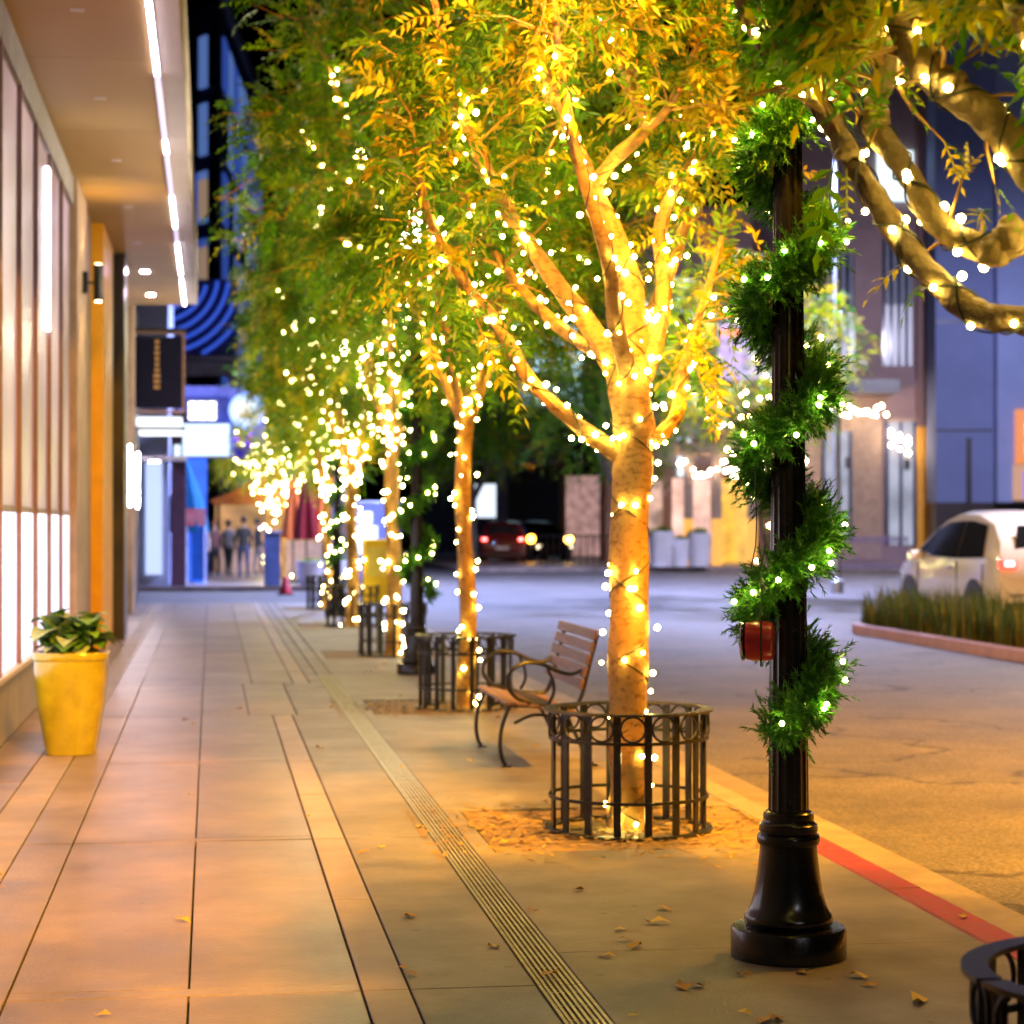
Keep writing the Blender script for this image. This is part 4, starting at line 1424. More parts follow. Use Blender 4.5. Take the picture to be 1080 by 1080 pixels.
# ------------------------------------------------------------------ people across the crossing
def person(loc, rz, label, top, legs, shoe, hair, h=1.7, stride=.12, arm=.1):
    root = empty('person', loc, rz, label=label, cat='person', group='people across the crossing')
    V = {'pel': (0, 0, .93), 'bel': (0, 0, 1.08), 'che': (0, .01, 1.30), 'nek': (0, 0, 1.46), 'hd0': (0, -.01, 1.55), 'hd1': (0, -.015, 1.66)}
    rad = {'pel': (.15, .11), 'bel': (.135, .10), 'che': (.165, .11), 'nek': (.055, .055), 'hd0': (.075, .085), 'hd1': (.075, .085)}
    E = [('pel', 'bel'), ('bel', 'che'), ('che', 'nek'), ('nek', 'hd0'), ('hd0', 'hd1')]
    for s, n in ((-1, 'l'), (1, 'r')):
        V['sh' + n] = (s * .17, 0, 1.38); rad['sh' + n] = (.06, .06)
        V['el' + n] = (s * .23, .02, 1.12); rad['el' + n] = (.047, .047)
        V['wr' + n] = (s * .22, -arm, .90); rad['wr' + n] = (.033, .033)
        V['ha' + n] = (s * .21, -arm - .03, .80); rad['ha' + n] = (.028, .04)
        V['hi' + n] = (s * .095, 0, .86); rad['hi' + n] = (.09, .1)
        V['kn' + n] = (s * .10, -s * stride * .6 - .02, .49); rad['kn' + n] = (.06, .065)
        V['an' + n] = (s * .10, -s * stride * .5 + .03, .09); rad['an' + n] = (.042, .045)
        V['to' + n] = (s * .11, -s * stride * .5 - .12, .035); rad['to' + n] = (.04, .03)
        E += [('che', 'sh' + n), ('sh' + n, 'el' + n), ('el' + n, 'wr' + n), ('wr' + n, 'ha' + n), ('pel', 'hi' + n), ('hi' + n, 'kn' + n), ('kn' + n, 'an' + n), ('an' + n, 'to' + n)]
    names = list(V)
    me = bpy.data.meshes.new('body_cage')
    me.from_pydata([V[k] for k in names], [(names.index(a), names.index(b)) for a, b in E], [])
    tmp = bpy.data.objects.new('tmp', me); COL.objects.link(tmp)
    md = tmp.modifiers.new('skin', 'SKIN'); md.use_smooth_shade = True
    for i, k in enumerate(names):
        me.skin_vertices[0].data[i].radius = rad[k]
        me.skin_vertices[0].data[i].use_root = (k == 'pel')
    sb = tmp.modifiers.new('sub', 'SUBSURF'); sb.levels = sb.render_levels = 1
    dg = bpy.context.evaluated_depsgraph_get()
    me2 = bpy.data.meshes.new_from_object(tmp.evaluated_get(dg))
    bpy.data.objects.remove(tmp)
    for m in (legs, top, shoe, mat('skin', (.42, .25, .17), .5)): me2.materials.append(m)
    for p in me2.polygons:
        c = p.center
        p.use_smooth = True
        if c.z > 1.45 or (c.z < .87 and abs(c.x) > .175): p.material_index = 3
        elif c.z > .93 or (abs(c.x) > .18 and c.z > .87): p.material_index = 1
        elif c.z < .1: p.material_index = 2
        else: p.material_index = 0
    link('body', me2, None, root)
    MB().lathe([(.088, 1.60), (.098, 1.66), (.09, 1.72), (.05, 1.765), (.01, 1.775)], 14, (0, .012, 0)).build('hair', hair, root)
    root.scale = (h / 1.76,) * 3
    return root


dk = mat('cloth_black', (.012, .012, .014), .8); jn = mat('cloth_jeans', (.03, .04, .09), .8)
gy = mat('cloth_grey', (.14, .13, .13), .8); br = mat('cloth_brown', (.12, .04, .03), .8); wh = mat('cloth_white', (.55, .5, .5), .8)
bs_ = mat('shoe_blue', (.08, .2, .5), .5); hr = mat('hair_dark', (.02, .012, .01), .6); ha = mat('hair_auburn', (.25, .07, .02), .6)
person(gpos(257, 61), PI + .2, 'person in black clothes and blue shoes standing across the crossing', dk, jn, bs_, hr, 1.78)
person(gpos(241, 63), PI - .5, 'person in grey top across the crossing left of the one in black', gy, dk, dk, hr, 1.68)
person(gpos(226, 64), .4, 'auburn haired person in dark brown top near the blue banner', br, dk, dk, ha, 1.66)
person(gpos(212, 60), .1, 'person in white top beside the turquoise umbrella', wh, wh, dk, hr, 1.7)
person(gpos(272, 66), 1.2, 'person in dark jacket beside the tall blue bollard', dk, gy, dk, hr, 1.72)

# trees with lights beyond the crossing
tree_generic((2.0, 60, 0), 71, H=5.6, Rc=2.0, fork=2.2, yellow=.3, twigs=160, leaf=.4, per=4, label='light strung tree across the crossing right of the round sign', group='trees beyond the crossing', trunk_r=.09,
             lights=dict(label='string lights on the tree across the crossing', bulb_me=BULB_XFAR, spacing=.32, wire_r=.003, seed=9, cap=300, tpm=2.0, jitter=.25, wires=False), pairs=3)
tree_generic((1.9, 69, 0), 73, H=5.4, Rc=2.3, fork=2.2, yellow=.3, twigs=160, leaf=.4, per=4, label='farthest light strung tree above the people across the crossing', group='trees beyond the crossing', trunk_r=.09,
             lights=dict(label='string lights on the farthest tree above the people', bulb_me=BULB_XFAR, spacing=.36, wire_r=.003, seed=10, cap=300, tpm=2.0, jitter=.25, wires=False), pairs=3)

# dark trees across the street
for i, (px, D, sd, H, Rc, lab) in enumerate(((655, 70, 81, 9.5, 3.0, 'dark unlit tree across the street behind the orange trunk'), (499, 76, 83, 9, 2.9, 'dark unlit tree across the street left of the far cars'))):
    p = gpos(px, D, -.1)
    tree_generic(p, sd, H=H, Rc=Rc, fork=2.6, yellow=.05, twigs=260, leaf=.55, per=5, label=lab, group='dark trees across the street', trunk_r=.14, mt=M_BARKD, pairs=3)
tree_generic(gpos(818, 48, -.1), 87, H=7.6, Rc=2.5, fork=3.2, yellow=.55, twigs=200, leaf=.36, per=5, label='olive leaved tree across the street behind the foreground garland', group='trees across the street', trunk_r=.09, mt=M_BARKD, lean=(-.5, 0), pairs=3,
             lights=dict(label='pale string lights in the olive tree across the street', bulb_me=BULB_XFAR, spacing=1.0, wire_r=.003, seed=14, cap=300, tpm=2.0, jitter=.5, wires=False))

# ------------------------------------------------------------------ tower and arc screen at far left
def quad_prism(name, pts, z0, z1, m, parent):
    n = len(pts)
    o0 = Vector(parent.location)
    vs = [(p.x - o0.x, p.y - o0.y, z0) for p in pts] + [(p.x - o0.x, p.y - o0.y, z1) for p in pts]
    fs = [tuple(range(n - 1, -1, -1)), tuple(range(n, 2 * n))] + [(k, (k + 1) % n, (k + 1) % n + n, k + n) for k in range(n)]
    return MB().add(vs, fs).build(name, m, parent)


A = gpos(232, 98); Bq = gpos(276, 126); Cq = gpos(120, 108); Dq = Bq + (Cq - A)
tb = empty('tower_building', A, label='tall dark blue tower rising behind the canopy at upper left', cat='building')
quad_prism('wall', [A, Bq, Dq, Cq], 0, 25.6, M_TOWER, tb)
o0 = A
dR = (Bq - A).normalized(); nR = Vector((dR.y, -dR.x, 0))
dL = (Cq - A).normalized(); nL = Vector((-dL.y, dL.x, 0))
r = random.Random(77)
def face_panel(name, base, d, n, s0, s1, z0, z1, m, th=.12):
    p = [base + d * s0, base + d * s1, base + d * s1 + n * th, base + d * s0 + n * th]
    return quad_prism(name, p, z0, z1, m, tb)


TW1 = emat('tower_window_blue', (.05, .12, .6), .34, base=(.05, .07, .2)); TW2 = emat('tower_window_pale', (.16, .30, .8), .34, base=(.1, .1, .2)); TW3 = emat('tower_window_warm', (.9, .6, .4), .22, base=(.1, .1, .1))
TWD = mat('tower_window_dark', (.01, .015, .05), .1)
LR = (Bq - A).length
for f in range(7):
    z = 3 + f * 3.15
    for c_ in range(9):
        s = 1 + c_ * (LR - 2) / 9
        face_panel('window', A, dR, nR, s, s + (LR - 2) / 9 - .7, z, z + 2.3, r.choice((TW1, TW1, TWD, TW2)))
    for c_ in range(5):
        s = .3 + c_ * 1.0
        face_panel('window', A, dL, nL, s, s + .75, z, z + 2.4, r.choice((TW1, TWD, TW2, TWD)) if f < 5 else (TW2 if c_ == 1 else TWD))
for f in (3, 4):
    face_panel('lit_window', A, dL, nL, 1.2, 2.0, 3.2 + f * 3.15, 5 + f * 3.15, TW3, .16)
face_panel('parapet', A, dR, nR, -.2, LR, 25.6, 26.0, mat('parapet_grey', (.2, .2, .28), .6), .3)

asx = empty('arc_screen', gpos(215, 84), label='blue facade screen with concentric curved ribs below the tower', cat='facade')
asx.rotation_euler = (0, 0, -YAW)
MB().box(-1.6, 1.3, 0, .3, 8.2, 11.2).build('panel', mat('screen_blue', (.03, .05, .25), .5), asx)
MB().box(-1.6, 1.35, -.05, .35, 7.4, 8.18).build('beam', mat('beam_lavender', (.3, .29, .42), .6), asx)
MB().box(-1.5, -1.1, 0, .3, 0, 7.4).build('post', mat('beam_lavender', (.3, .29, .42), .6), asx)
MB().box(1.0, 1.3, 0, .3, 0, 7.4).build('post', mat('beam_lavender', (.3, .29, .42), .6), asx)
for k in range(7):
    q = 1.0 + k * .42
    pts = []
    for t in np.linspace(0, PI / 2, 14):
        x, z = -1.7 + q * math.sin(t), 11.4 - q * math.cos(t)
        if -1.55 < x < 1.25 and 8.25 < z < 11.15: pts.append((x, -.06, z))
    if len(pts) > 1: MB().tube(pts, .07, 6).build('rib', emat('rib_blue', (.03, .12, .9), .55), asx)

# ------------------------------------------------------------------ right side: island with grass, SUV, buildings
isl = empty('grass_island', (9.7, 20, 0), kind='structure')
pts = []
XI0, XI1, YI1 = 9.7, 10.9, 31.0
y = 8.0
while y < YI1 - .6:
    MB().box(0, .16, y + .004 - 20, y + 1.8 - .004 - 20, -.165, .03, .012).build('kerb_stone', M_KERBPINK, isl); y += 1.804
arc = [(XI0 + .6 - .6 * math.cos(t), y + .6 * math.sin(t)) for t in np.linspace(0, PI, 13)]
for a, c_ in zip(arc[:-1], arc[1:]):
    ca_, cc_ = Vector((XI0 + .6, y, 0)), 0
    q = [Vector((a[0], a[1], 0)), Vector((c_[0], c_[1], 0))]
    inn = [ca_ + (v - ca_) * .74 for v in q]
    quad_prism('kerb_stone', [q[0], q[1], inn[1], inn[0]], -.165, .03, M_KERBPINK, isl)
MB().box(.16, 1.2, 8 - 20, y - 20, -.16, .0).build('bed', M_SOIL, isl)
nb = 11000
rn = np.random.default_rng(5)
gx = rn.uniform(XI0 + .2, XI1 - .1, nb); gy_ = 12 + (y + .35 - 12) * rn.random(nb) ** .8
hh = rn.uniform(.26, .64, nb) * (1 + .3 * np.sin(gx * 7 + 2.1 * np.sin(gy_ * 2.3)) * np.cos(gy_ * 4.1 + gx * 2)); an = rn.uniform(0, 2 * PI, nb); ln = rn.uniform(.05, .35, nb)
Vv = np.zeros((nb, 5, 3)); wv = .011
px_, py_ = np.cos(an), np.sin(an)
for i, (t, wd) in enumerate(((0, 1), (.55, .8))):
    for j, s in enumerate((-1, 1)):
        Vv[:, i * 2 + j, 0] = gx - py_ * wv * wd * s + px_ * ln * hh * t ** 2
        Vv[:, i * 2 + j, 1] = gy_ + px_ * wv * wd * s + py_ * ln * hh * t ** 2
        Vv[:, i * 2 + j, 2] = hh * t
Vv[:, 4, 0] = gx + px_ * ln * hh; Vv[:, 4, 1] = gy_ + py_ * ln * hh; Vv[:, 4, 2] = hh
me = bpy.data.meshes.new('ornamental_grass')
fs = []
for i in range(nb): fs += [(i * 5, i * 5 + 1, i * 5 + 3, i * 5 + 2), (i * 5 + 2, i * 5 + 3, i * 5 + 4)]
me.from_pydata(Vv.reshape(-1, 3).tolist(), [], fs)
gc = np.array([(.035, .055, .012), (.07, .075, .016), (.18, .11, .025)])[rn.choice(3, nb, p=[.5, .35, .15])] * rn.uniform(.7, 1.3, (nb, 1))
ca = me.attributes.new('Col', 'FLOAT_COLOR', 'POINT')
ca.data.foreach_set('color', np.concatenate([np.repeat(gc, 5, 0), np.ones((nb * 5, 1))], 1).astype(np.float32).reshape(-1))
o = link('ornamental_grass', me, M_LEAF)
tag(o, 'clumps of dark ornamental grass filling the pink kerbed island', 'grass', kind='stuff')


def car(loc, rz, label, paint, sc=(1, 1, 1), lights_on=True, group=None):
    root = empty('car', loc, rz, label=label, cat='car', group=group)
    root.scale = sc
    # local: +y forward, x right; length 4.5, width 1.85, height 1.7
    st = [(-2.25, .45, .78, .80, .72), (-2.2, .30, .98, 1.05, .86), (-2.05, .27, 1.02, 1.34, .90), (-1.7, .26, 1.03, 1.57, .92), (-1.0, .25, 1.02, 1.69, .93), (-.2, .25, 1.0, 1.70, .93), (.3, .25, .99, 1.60, .93), (.85, .25, .98, 1.38, .925), (1.35, .25, .97, 1.08, .92), (1.75, .26, .93, .98, .90), (2.1, .30, .82, .88, .84), (2.25, .42, .68, .72, .70)]
    b = MB(); vs, fs = [], []
    for (y, zb, zm, zt, hw) in st:
        roof = zt - zm
        tw_ = hw - roof * .36
        half = [(hw * .9, zb), (hw, zb + .16), (hw * 1.0, zm - .2), (hw * .985, zm), ((hw * .985 + tw_) / 2 + .02, (zm + zt) / 2), (tw_, zt - .03 * min(1, roof * 4)), (tw_ * .7, zt + .02), (0, zt + .035)]
        ring = half + [(-x, z) for x, z in half[-2::-1]]
        vs += [(x, y, z) for x, z in ring]
    n = 15
    for i in range(len(st) - 1):
        for k in range(n):
            a, c_ = i * n + k, i * n + (k + 1) % n
            fs.append((a, a + n, c_ + n, c_))
    fs.append(tuple(range(n))); fs.append(tuple(range(len(st) * n - 1, (len(st) - 1) * n - 1, -1)))
    bo_ = b.add(vs, fs, True).build('body', paint, root)
    gl = M_GLASSD
    for s in (-1, 1):
        for q in ([(-1.72, 1.09), (-1.55, 1.52), (-.95, 1.585), (-.72, 1.585), (-.72, 1.07)], [(-.66, 1.07), (-.66, 1.585), (.0, 1.56), (.42, 1.45), (1.12, 1.09)]):
            vs = []
            for off in (0, .02):
                for y, z in q:
                    x = .925 - (z - 1.02) * .345 + .012 + off
                    vs.append((s * x, y, z))
            m_ = len(q)
            fs = [tuple(range(m_)), tuple(range(2 * m_ - 1, m_ - 1, -1))] + [(k, (k + 1) % m_, (k + 1) % m_ + m_, k + m_) for k in range(m_)]
            MB().add(vs, fs).build('side_window', gl, root)
        MB().box(.9 * s - .1, .9 * s + .1, .78, .95, 1.02, 1.16, .03).xform(Matrix.Translation((.12 * s, 0, 0))).build('mirror', paint, root)
        MB().box(min(.94 * s, .955 * s), max(.94 * s, .955 * s), -.55, -.38, .92, .95).build('door_handle', M_CHROME, root)
        for y_, z0_, z1_ in ((-.69, .40, 1.02), (1.0, .40, .99), (-1.72, .62, 1.0)):
            MB().box(min(.922 * s, .936 * s), max(.922 * s, .936 * s), y_ - .008, y_ + .008, z0_, z1_).build('door_seam', M_DARK, root)
        MB().box(min(.92 * s, .94 * s), max(.92 * s, .94 * s), -1.7, 1.2, .30, .40).build('side_skirt', M_DARK, root)
        for y in (-1.38, 1.38):
            wh_ = empty('wheel', (s * .80, y, .34)); wh_.parent = root
            Mr = Matrix.Rotation(PI / 2, 4, 'Y')
            MB().lathe([(.2, -.11), (.31, -.115), (.34, -.08), (.34, .08), (.31, .115), (.2, .11)], 24).xform(Mr).build('tyre', M_DARK, wh_)
            MB().lathe([(.205, -.10), (.21, -.09), (.21, .09), (.205, .1)], 20).xform(Mr).build('rim', M_CHROME, wh_)
            MB().lathe([(.40, -.012), (.40, .012)], 24).xform(Mr).build('wheel_arch', M_DARK, root, (s * .928, y, .40))
        tl = emat('tail_light', (1, .03, .02), 3.5)
        MB().box(min(s * .62, s * .86), max(s * .62, s * .86), -2.26, -2.1, .94, 1.08, .02).build('tail_light', tl, root)
        MB().box(min(s * .66, s * .80), max(s * .66, s * .80), -2.275, -2.262, .98, 1.05).build('reversing_lamp', emat('lamp_white', (1, .75, .7), 2.5), root)
        MB().box(min(s * .5, s * .78), max(s * .5, s * .78), 2.06, 2.24, .62, .76, .02).build('headlight', emat('headlight_glass', (1, .8, .5), 3), root)
    MB().add([(-.62, -2.14, 1.10), (.62, -2.14, 1.10), (.52, -1.98, 1.52), (-.52, -1.98, 1.52)], [(0, 1, 2, 3)]).xform(Matrix.Translation((0, -.03, 0))).build('rear_window', gl, root)
    MB().add([(-.74, 1.34, 1.10), (.74, 1.34, 1.10), (.60, .40, 1.60), (-.60, .40, 1.60)], [(3, 2, 1, 0)]).xform(Matrix.Translation((0, .05, .02))).build('windscreen', gl, root)
    MB().box(-.26, .26, -2.29, -2.262, .62, .74).build('number_plate', mat('plate_white', (.7, .7, .72), .5), root)
    MB().box(-.8, .8, -2.28, -2.2, .35, .5, .03).build('bumper', M_DARK, root)
    return root


M_CARW = mat('car_white_paint', (.84, .78, .78), .2, scale=2, var=.04, coat=.8)
car((12.05, 31.6, -.12), 0, 'white car with lit tail light parked beyond the grass island', M_CARW, (1.0, 1.05, 1.09))
M_CARR = mat('car_red_paint', (.14, .012, .012), .25, coat=.7)
M_CARK = mat('car_dark_paint', (.03, .025, .025), .25, coat=.7)
p = gpos(531, 88, -.12)
car(p, -.15, 'dark red car with glowing tail lights far across the street', M_CARR, (1.0, 1, 1.05), group='far parked cars')
p = gpos(566, 92, -.12)
car(p, PI + .2, 'dark car with orange lamps right of the far dark red car', M_CARK, (1, 1, 1.05), group='far parked cars')
for q, lab, colr in ((gpos(560, 86, .75), 'round amber hazard lamp on a pole near the far cars', (1, .42, .04)), (gpos(600, 84, .75), 'amber hazard lamp on a pole right of the far cars', (1, .5, .08))):
    hz_ = empty('hazard_lamp', (q.x, q.y, -.12), label=lab, cat='lamp', group='amber lamps by the far cars')
    MB().tube([(0, 0, 0), (0, 0, .95)], .04, 8).build('post', M_IRON, hz_)
    MB().lathe([(.2, 0), (.2, .06)], 12).build('base', M_IRON, hz_)
    link('globe', ico_mesh('amber_globe', .17, 2, emat('amber_%d' % int(colr[1] * 100), colr, 14)), None, hz_, (0, 0, 1.08))

# far plaza with planters, pergola, railing
plz = MB().box(8.5, 60, 74, 130, -.16, .05).build('plaza', M_SLAB); plz['kind'] = 'structure'
for px, wd, h, lab in ((697, .46, 1.25, 'tallest white planter, leftmost of three across the street'), (716, .36, .98, 'shortest white planter, middle of three across the street'), (737, .42, 1.2, 'white planter, rightmost of three across the street')):
    pot(gpos(px, 75.5, .05), wd * .78, wd, h, lab, M_WPOT, 'white planters across the street')

pg = empty('pergola', gpos(760, 78, .05), label='tan pergola with amber lit column bases behind the white planters', cat='pergola')
pg.rotation_euler = (0, 0, -YAW)
k_ = 78 / FPX
def pgx(px): return (px - 760) * k_
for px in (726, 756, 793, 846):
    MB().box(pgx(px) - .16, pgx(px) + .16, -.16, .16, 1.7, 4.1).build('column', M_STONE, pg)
    MB().box(pgx(px) - .17, pgx(px) + .17, -.17, .17, 0, 1.7).build('lit_base', emat('amber_panel', (1, .42, .03), .85), pg)  # amber light on the lower column put in as emission
for z in (4.1, 4.1):
    pass
MB().box(pgx(718), pgx(850), -.2, .2, 4.102, 4.5).build('beam', M_STONE, pg)
for i in range(9):
    x = pgx(722) + i * (pgx(848) - pgx(722)) / 8
    MB().box(x - .06, x + .06, -.4, 3.2, 4.502, 4.66).build('rafter', M_STONE, pg)
MB().box(pgx(718), pgx(850), 3.2, 3.4, 4.1, 4.5).build('beam', M_STONE, pg)
lp = []
r = random.Random(61)
for s in range(3):
    for i in range(16):
        t = i / 15
        x = pgx(722) + (pgx(848) - pgx(722)) * t
        lp.append(Vector(pg.location) + Matrix.Rotation(-YAW, 3, 'Z') @ Vector((x, -.3 + s * 1.3, 3.8 - .5 * math.sin(PI * ((t * 3) % 1)))))
BULB_CAFE = ico_mesh('bulb_cafe', .07, 1, emat('cafe_bulb', (1, .76, .52), 34))
string_lights([], 'festoon bulbs hanging under the tan pergola', BULB_CAFE, 1, .003, 4, extra=lp, wires=False)
# shop behind pergola
shp = empty('cafe_building', gpos(800, 84, .05), label='dim shop front with lit panels behind the tan pergola', cat='building')
shp.rotation_euler = (0, 0, -YAW)
MB().box(-6, 3, 0, 6, 0, 14, ).build('wall', M_MAUVE, shp)
MB().box(-5.5, -3.8, -.1, -.01, 0, 3.3).build('window', emat('shop_dim', (.7, .42, .32), .7, noise=.6, nscale=1.5), shp)
MB().box(-3.4, -1.9, -.1, -.01, 0, 3.3).build('window', emat('shop_pink', (.9, .5, .4), .9, noise=.4, nscale=1.5), shp)
MB().box(-1.6, -.2, -.1, -.01, 0, 3.3).build('window', emat('shop_amber', (1, .5, .05), .8, noise=.3), shp)
MB().box(-3.2, -2.7, -.2, -.11, 3.4, 4.9).build('lit_sign', emat('sign_white_blue', (.72, .90, 1), 1.1), shp)
MB().box(-1.6, .9, -.3, -.01, 7.2, 9.4).build('sign_panel', emat('sign_violet', (.6, .42, .95), .9, noise=.3), shp)
MB().box(-1.5, .9, -.36, -.31, 8.9, 9.15).build('sign_stripe', emat('sign_redorange', (1, .2, .08), 2), shp)
MB().box(.9, 1.25, -.3, -.01, 13.0, 15.2).build('blue_light', emat('blue_tube', (.05, .22, 1), 1.3), shp)

rl = empty('railing', gpos(612, 80, -.12), label='dark bar railing left of the three white planters', cat='railing')
rl.rotation_euler = (0, 0, -YAW)
for i in range(13):
    MB().tube([(-1.5 + i * .25, 0, 0), (-1.5 + i * .25, 0, 1.25)], .022, 6).build('baluster', M_IRON, rl)
for z in (.15, 1.25): MB().tube([(-1.55, 0, z), (1.55, 0, z)], .03, 6).build('rail', M_IRON, rl)
rl2 = empty('railing', gpos(905, 72, .05), label='low violet grey railing in front of the mauve building', cat='railing')
rl2.rotation_euler = (0, 0, -YAW)
mvr = mat('violet_rail', (.16, .12, .17), .5)
for i in range(23):
    MB().tube([(-1.65 + i * .15, 0, 0), (-1.65 + i * .15, 0, 1.05)], .022, 6).build('baluster', mvr, rl2)
for z in (.1, .95, 1.06): MB().tube([(-1.7, 0, z), (1.7, 0, z)], .03, 6).build('rail', mvr, rl2)

# lit building glimpsed through the crowns
lb = empty('office_building', gpos(590, 120, 0), label='dark office block with pale lit windows glimpsed left of the orange trunk', cat='building')
lb.rotation_euler = (0, 0, -YAW)
MB().box(-7.5, 4, 0, 10, 0, 17).build('wall', mat('office_grey', (.06, .08, .10), .6), lb)
for i in range(4):
    for j in range(3):
        MB().box(-2.4 + i * .95, -1.6 + i * .95, -.1, -.01, 8.2 + j * 1.7, 9.5 + j * 1.7).build('window', emat('office_lit', (.55, .85, 1), 1.6), lb)
for i in range(8):
    MB().box(-7.0 + i * 1.2, -6.2 + i * 1.2, -.1, -.01, 4, 6).build('window', M_GLASSD, lb)
MB().box(-3.6, -2.9, -1, -.1, 0, 15).build('pilaster', mat('office_pale', (.3, .3, .32), .6), lb)
sf = empty('shelter', gpos(545, 100, -.12), label='lit blue grey shelter roof above the far cars', cat='shelter')
sf.rotation_euler = (0, 0, -YAW)
MB().box(-2.6, 2.2, 0, 3, 4.6, 5.3).build('roof', mat('shelter_blue', (.16, .2, .34), .5), sf)
for x in (-2.4, 2.0): MB().box(x, x + .3, .1, .4, 0, 4.6).build('post', M_STONE, sf)
MB().box(-2.0, -1.0, 2.4, 2.6, 2.0, 3.6).build('lamp_panel', emat('shelter_lamp', (.75, .85, 1), 1.0), sf)
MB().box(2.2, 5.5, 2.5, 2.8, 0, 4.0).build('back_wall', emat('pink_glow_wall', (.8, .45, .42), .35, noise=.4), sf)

# mauve building with slit windows
mb_ = empty('mauve_building', gpos(918, 80, .05), label='mauve stucco building with tall slit windows behind the garland', cat='building')
mb_.rotation_euler = (0, 0, -YAW)
k_ = 80 / FPX
def mx_(px): return (px - 918) * k_
def mz(py): return CAMZ + (553 - py) * k_ - .05
MB().box(mx_(842), mx_(966), 0, 8, 0, 20).build('wall', M_MAUVE, mb_)
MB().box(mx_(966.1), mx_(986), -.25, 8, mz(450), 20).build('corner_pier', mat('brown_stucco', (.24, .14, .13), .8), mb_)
MB().box(mx_(966.1), mx_(986), -.25, 8, 0, mz(450.2)).build('corner_pier_lit', M_OCHRE, mb_)  # orange light on the lower pier put into its colour
for (a, c_, t, b__) in ((868, 901, 268, 400), (931, 963, 252, 386)):
    wd_ = empty('slit_window', (0, 0, 0)); wd_.parent = mb_
    MB().box(mx_(a), mx_(c_), -.06, -.005, mz(b__), mz(t)).build('dark_pane', mat('teal_glass', (.02, .05, .07), .1), wd_)
    n = 4
    mid = mz(t + (b__ - t) * .52)
    for i in range(n):
        x = mx_(a) + (mx_(c_) - mx_(a)) * (i + .35) / n
        MB().box(x, x + .13, -.13, -.062, mz(b__), mid).build('lit_slat', emat('slat_lavender', (.55, .52, .75), .32), wd_)
        MB().box(x, x + .13, -.13, -.062, mid, mz(t)).build('slat', mat('slat_grey', (.2, .2, .28), .5), wd_)
for _py in (240, 408):
    MB().box(mx_(842), mx_(966), -.16, -.004, mz(_py), mz(_py - 6)).build('cornice', mat('cornice_grey', (.28, .2, .2), .7), mb_)
cn = MB().box(mx_(846), mx_(938), -2.2, -.01, mz(418), mz(404)).build('canopy', M_DARK, mb_)
MB().box(mx_(846), mx_(930), -.05, -.005, mz(590), mz(430)).build('shop_wall', M_STONE, mb_)
for (a, c_, t, b__) in ((935, 964, 445, 575), (868, 896, 455, 570)):
    wd_ = empty('shop_window', (0, 0, 0)); wd_.parent = mb_
    MB().box(mx_(a), mx_(c_), -.1, -.055, mz(b__), mz(t)).build('pane', emat('shop_window_glow', (.72, .78, 1), .3, noise=.35, nscale=.9), wd_)
    for x in (a, (a + c_) / 2, c_):
        MB().box(mx_(x) - .06, mx_(x) + .06, -.16, -.101, mz(b__), mz(t)).build('frame', mat('navy_frame', (.03, .04, .09), .4), wd_)
    MB().box(mx_(a) - .06, mx_(c_) + .06, -.16, -.101, mz(t), mz(t) + .12).build('lintel', M_STONE, wd_)
for (px, py) in ((893, 488), (955, 490), (979, 482)):
    MB().box(mx_(px) - .09, mx_(px) + .09, -.45, -.26, mz(py) - .2, mz(py) + .2, .02).build('wall_lamp', M_DARK, mb_)
MB().box(mx_(925), mx_(962), -.3, -.01, mz(212), mz(160)).build('lit_sign', emat('sign_white_blue', (.72, .90, 1), 1.1), mb_)
lp = []
for i in range(26):
    t = i / 25
    lp.append(Vector(mb_.location) + Matrix.Rotation(-YAW, 3, 'Z') @ Vector((mx_(846) + (mx_(926) - mx_(846)) * t, -1.4 - .5 * math.sin(i * 2.1), mz(430) - .35 * abs(math.sin(i * 1.7)))))
for i in range(9):
    lp.append(Vector(mb_.location) + Matrix.Rotation(-YAW, 3, 'Z') @ Vector((mx_(938 + (i % 3) * 9), -.4, mz(455 + 5 * (i // 3) ** 1.6 + (i % 3) * 4))))
string_lights([], 'festoon bulbs under the dark canopy of the mauve building', BULB_CAFE, 1, .003, 4, extra=lp, wires=False)

bb_ = empty('blue_building', gpos(1030, 78, .05), label='plain blue stucco building at the right edge behind the white car', cat='building')
bb_.rotation_euler = (0, 0, -YAW)
k_ = 78 / FPX
def bx_(px): return (px - 1030) * k_
def bz_(py): return CAMZ + (553 - py) * k_ - .05
MB().box(bx_(987), bx_(1048), 0, 6, bz_(530), 20).build('wall', M_BLUEWALL, bb_)
MB().box(bx_(1048.1), bx_(1200), -.6, 6, bz_(530), 20).build('wall', M_BLUEWALL2, bb_)
MB().box(bx_(987), bx_(1200), 0, 6, 0, bz_(530.2)).build('plinth', M_DARK, bb_)
for _py in (455, 340, 225):
    MB().box(bx_(987), bx_(1047.5), -.03, -.004, bz_(_py), bz_(_py - 2)).build('joint_strip', M_DARK, bb_)
MB().box(bx_(1019), bx_(1024), -.12, -.005, bz_(530), bz_(462)).build('downpipe', M_DARK, bb_)
MB().box(bx_(1066), bx_(1120), -.9, -.61, bz_(490), bz_(433)).build('orange_sign', emat('orange_sign', (1, .28, .01), .6), bb_)
for (z0_, z1_) in ((446, 462), (468, 480)):
    MB().box(bx_(1076), bx_(1090), -.96, -.91, bz_(z1_), bz_(z0_), .05).build('sign_mark', emat('letter_white', (1, 1, 1), 3), bb_)
MB().box(bx_(1064), bx_(1120), -.9, -.61, bz_(528), bz_(491)).build('lit_panel', emat('peach_panel', (1, .5, .25), .4), bb_)
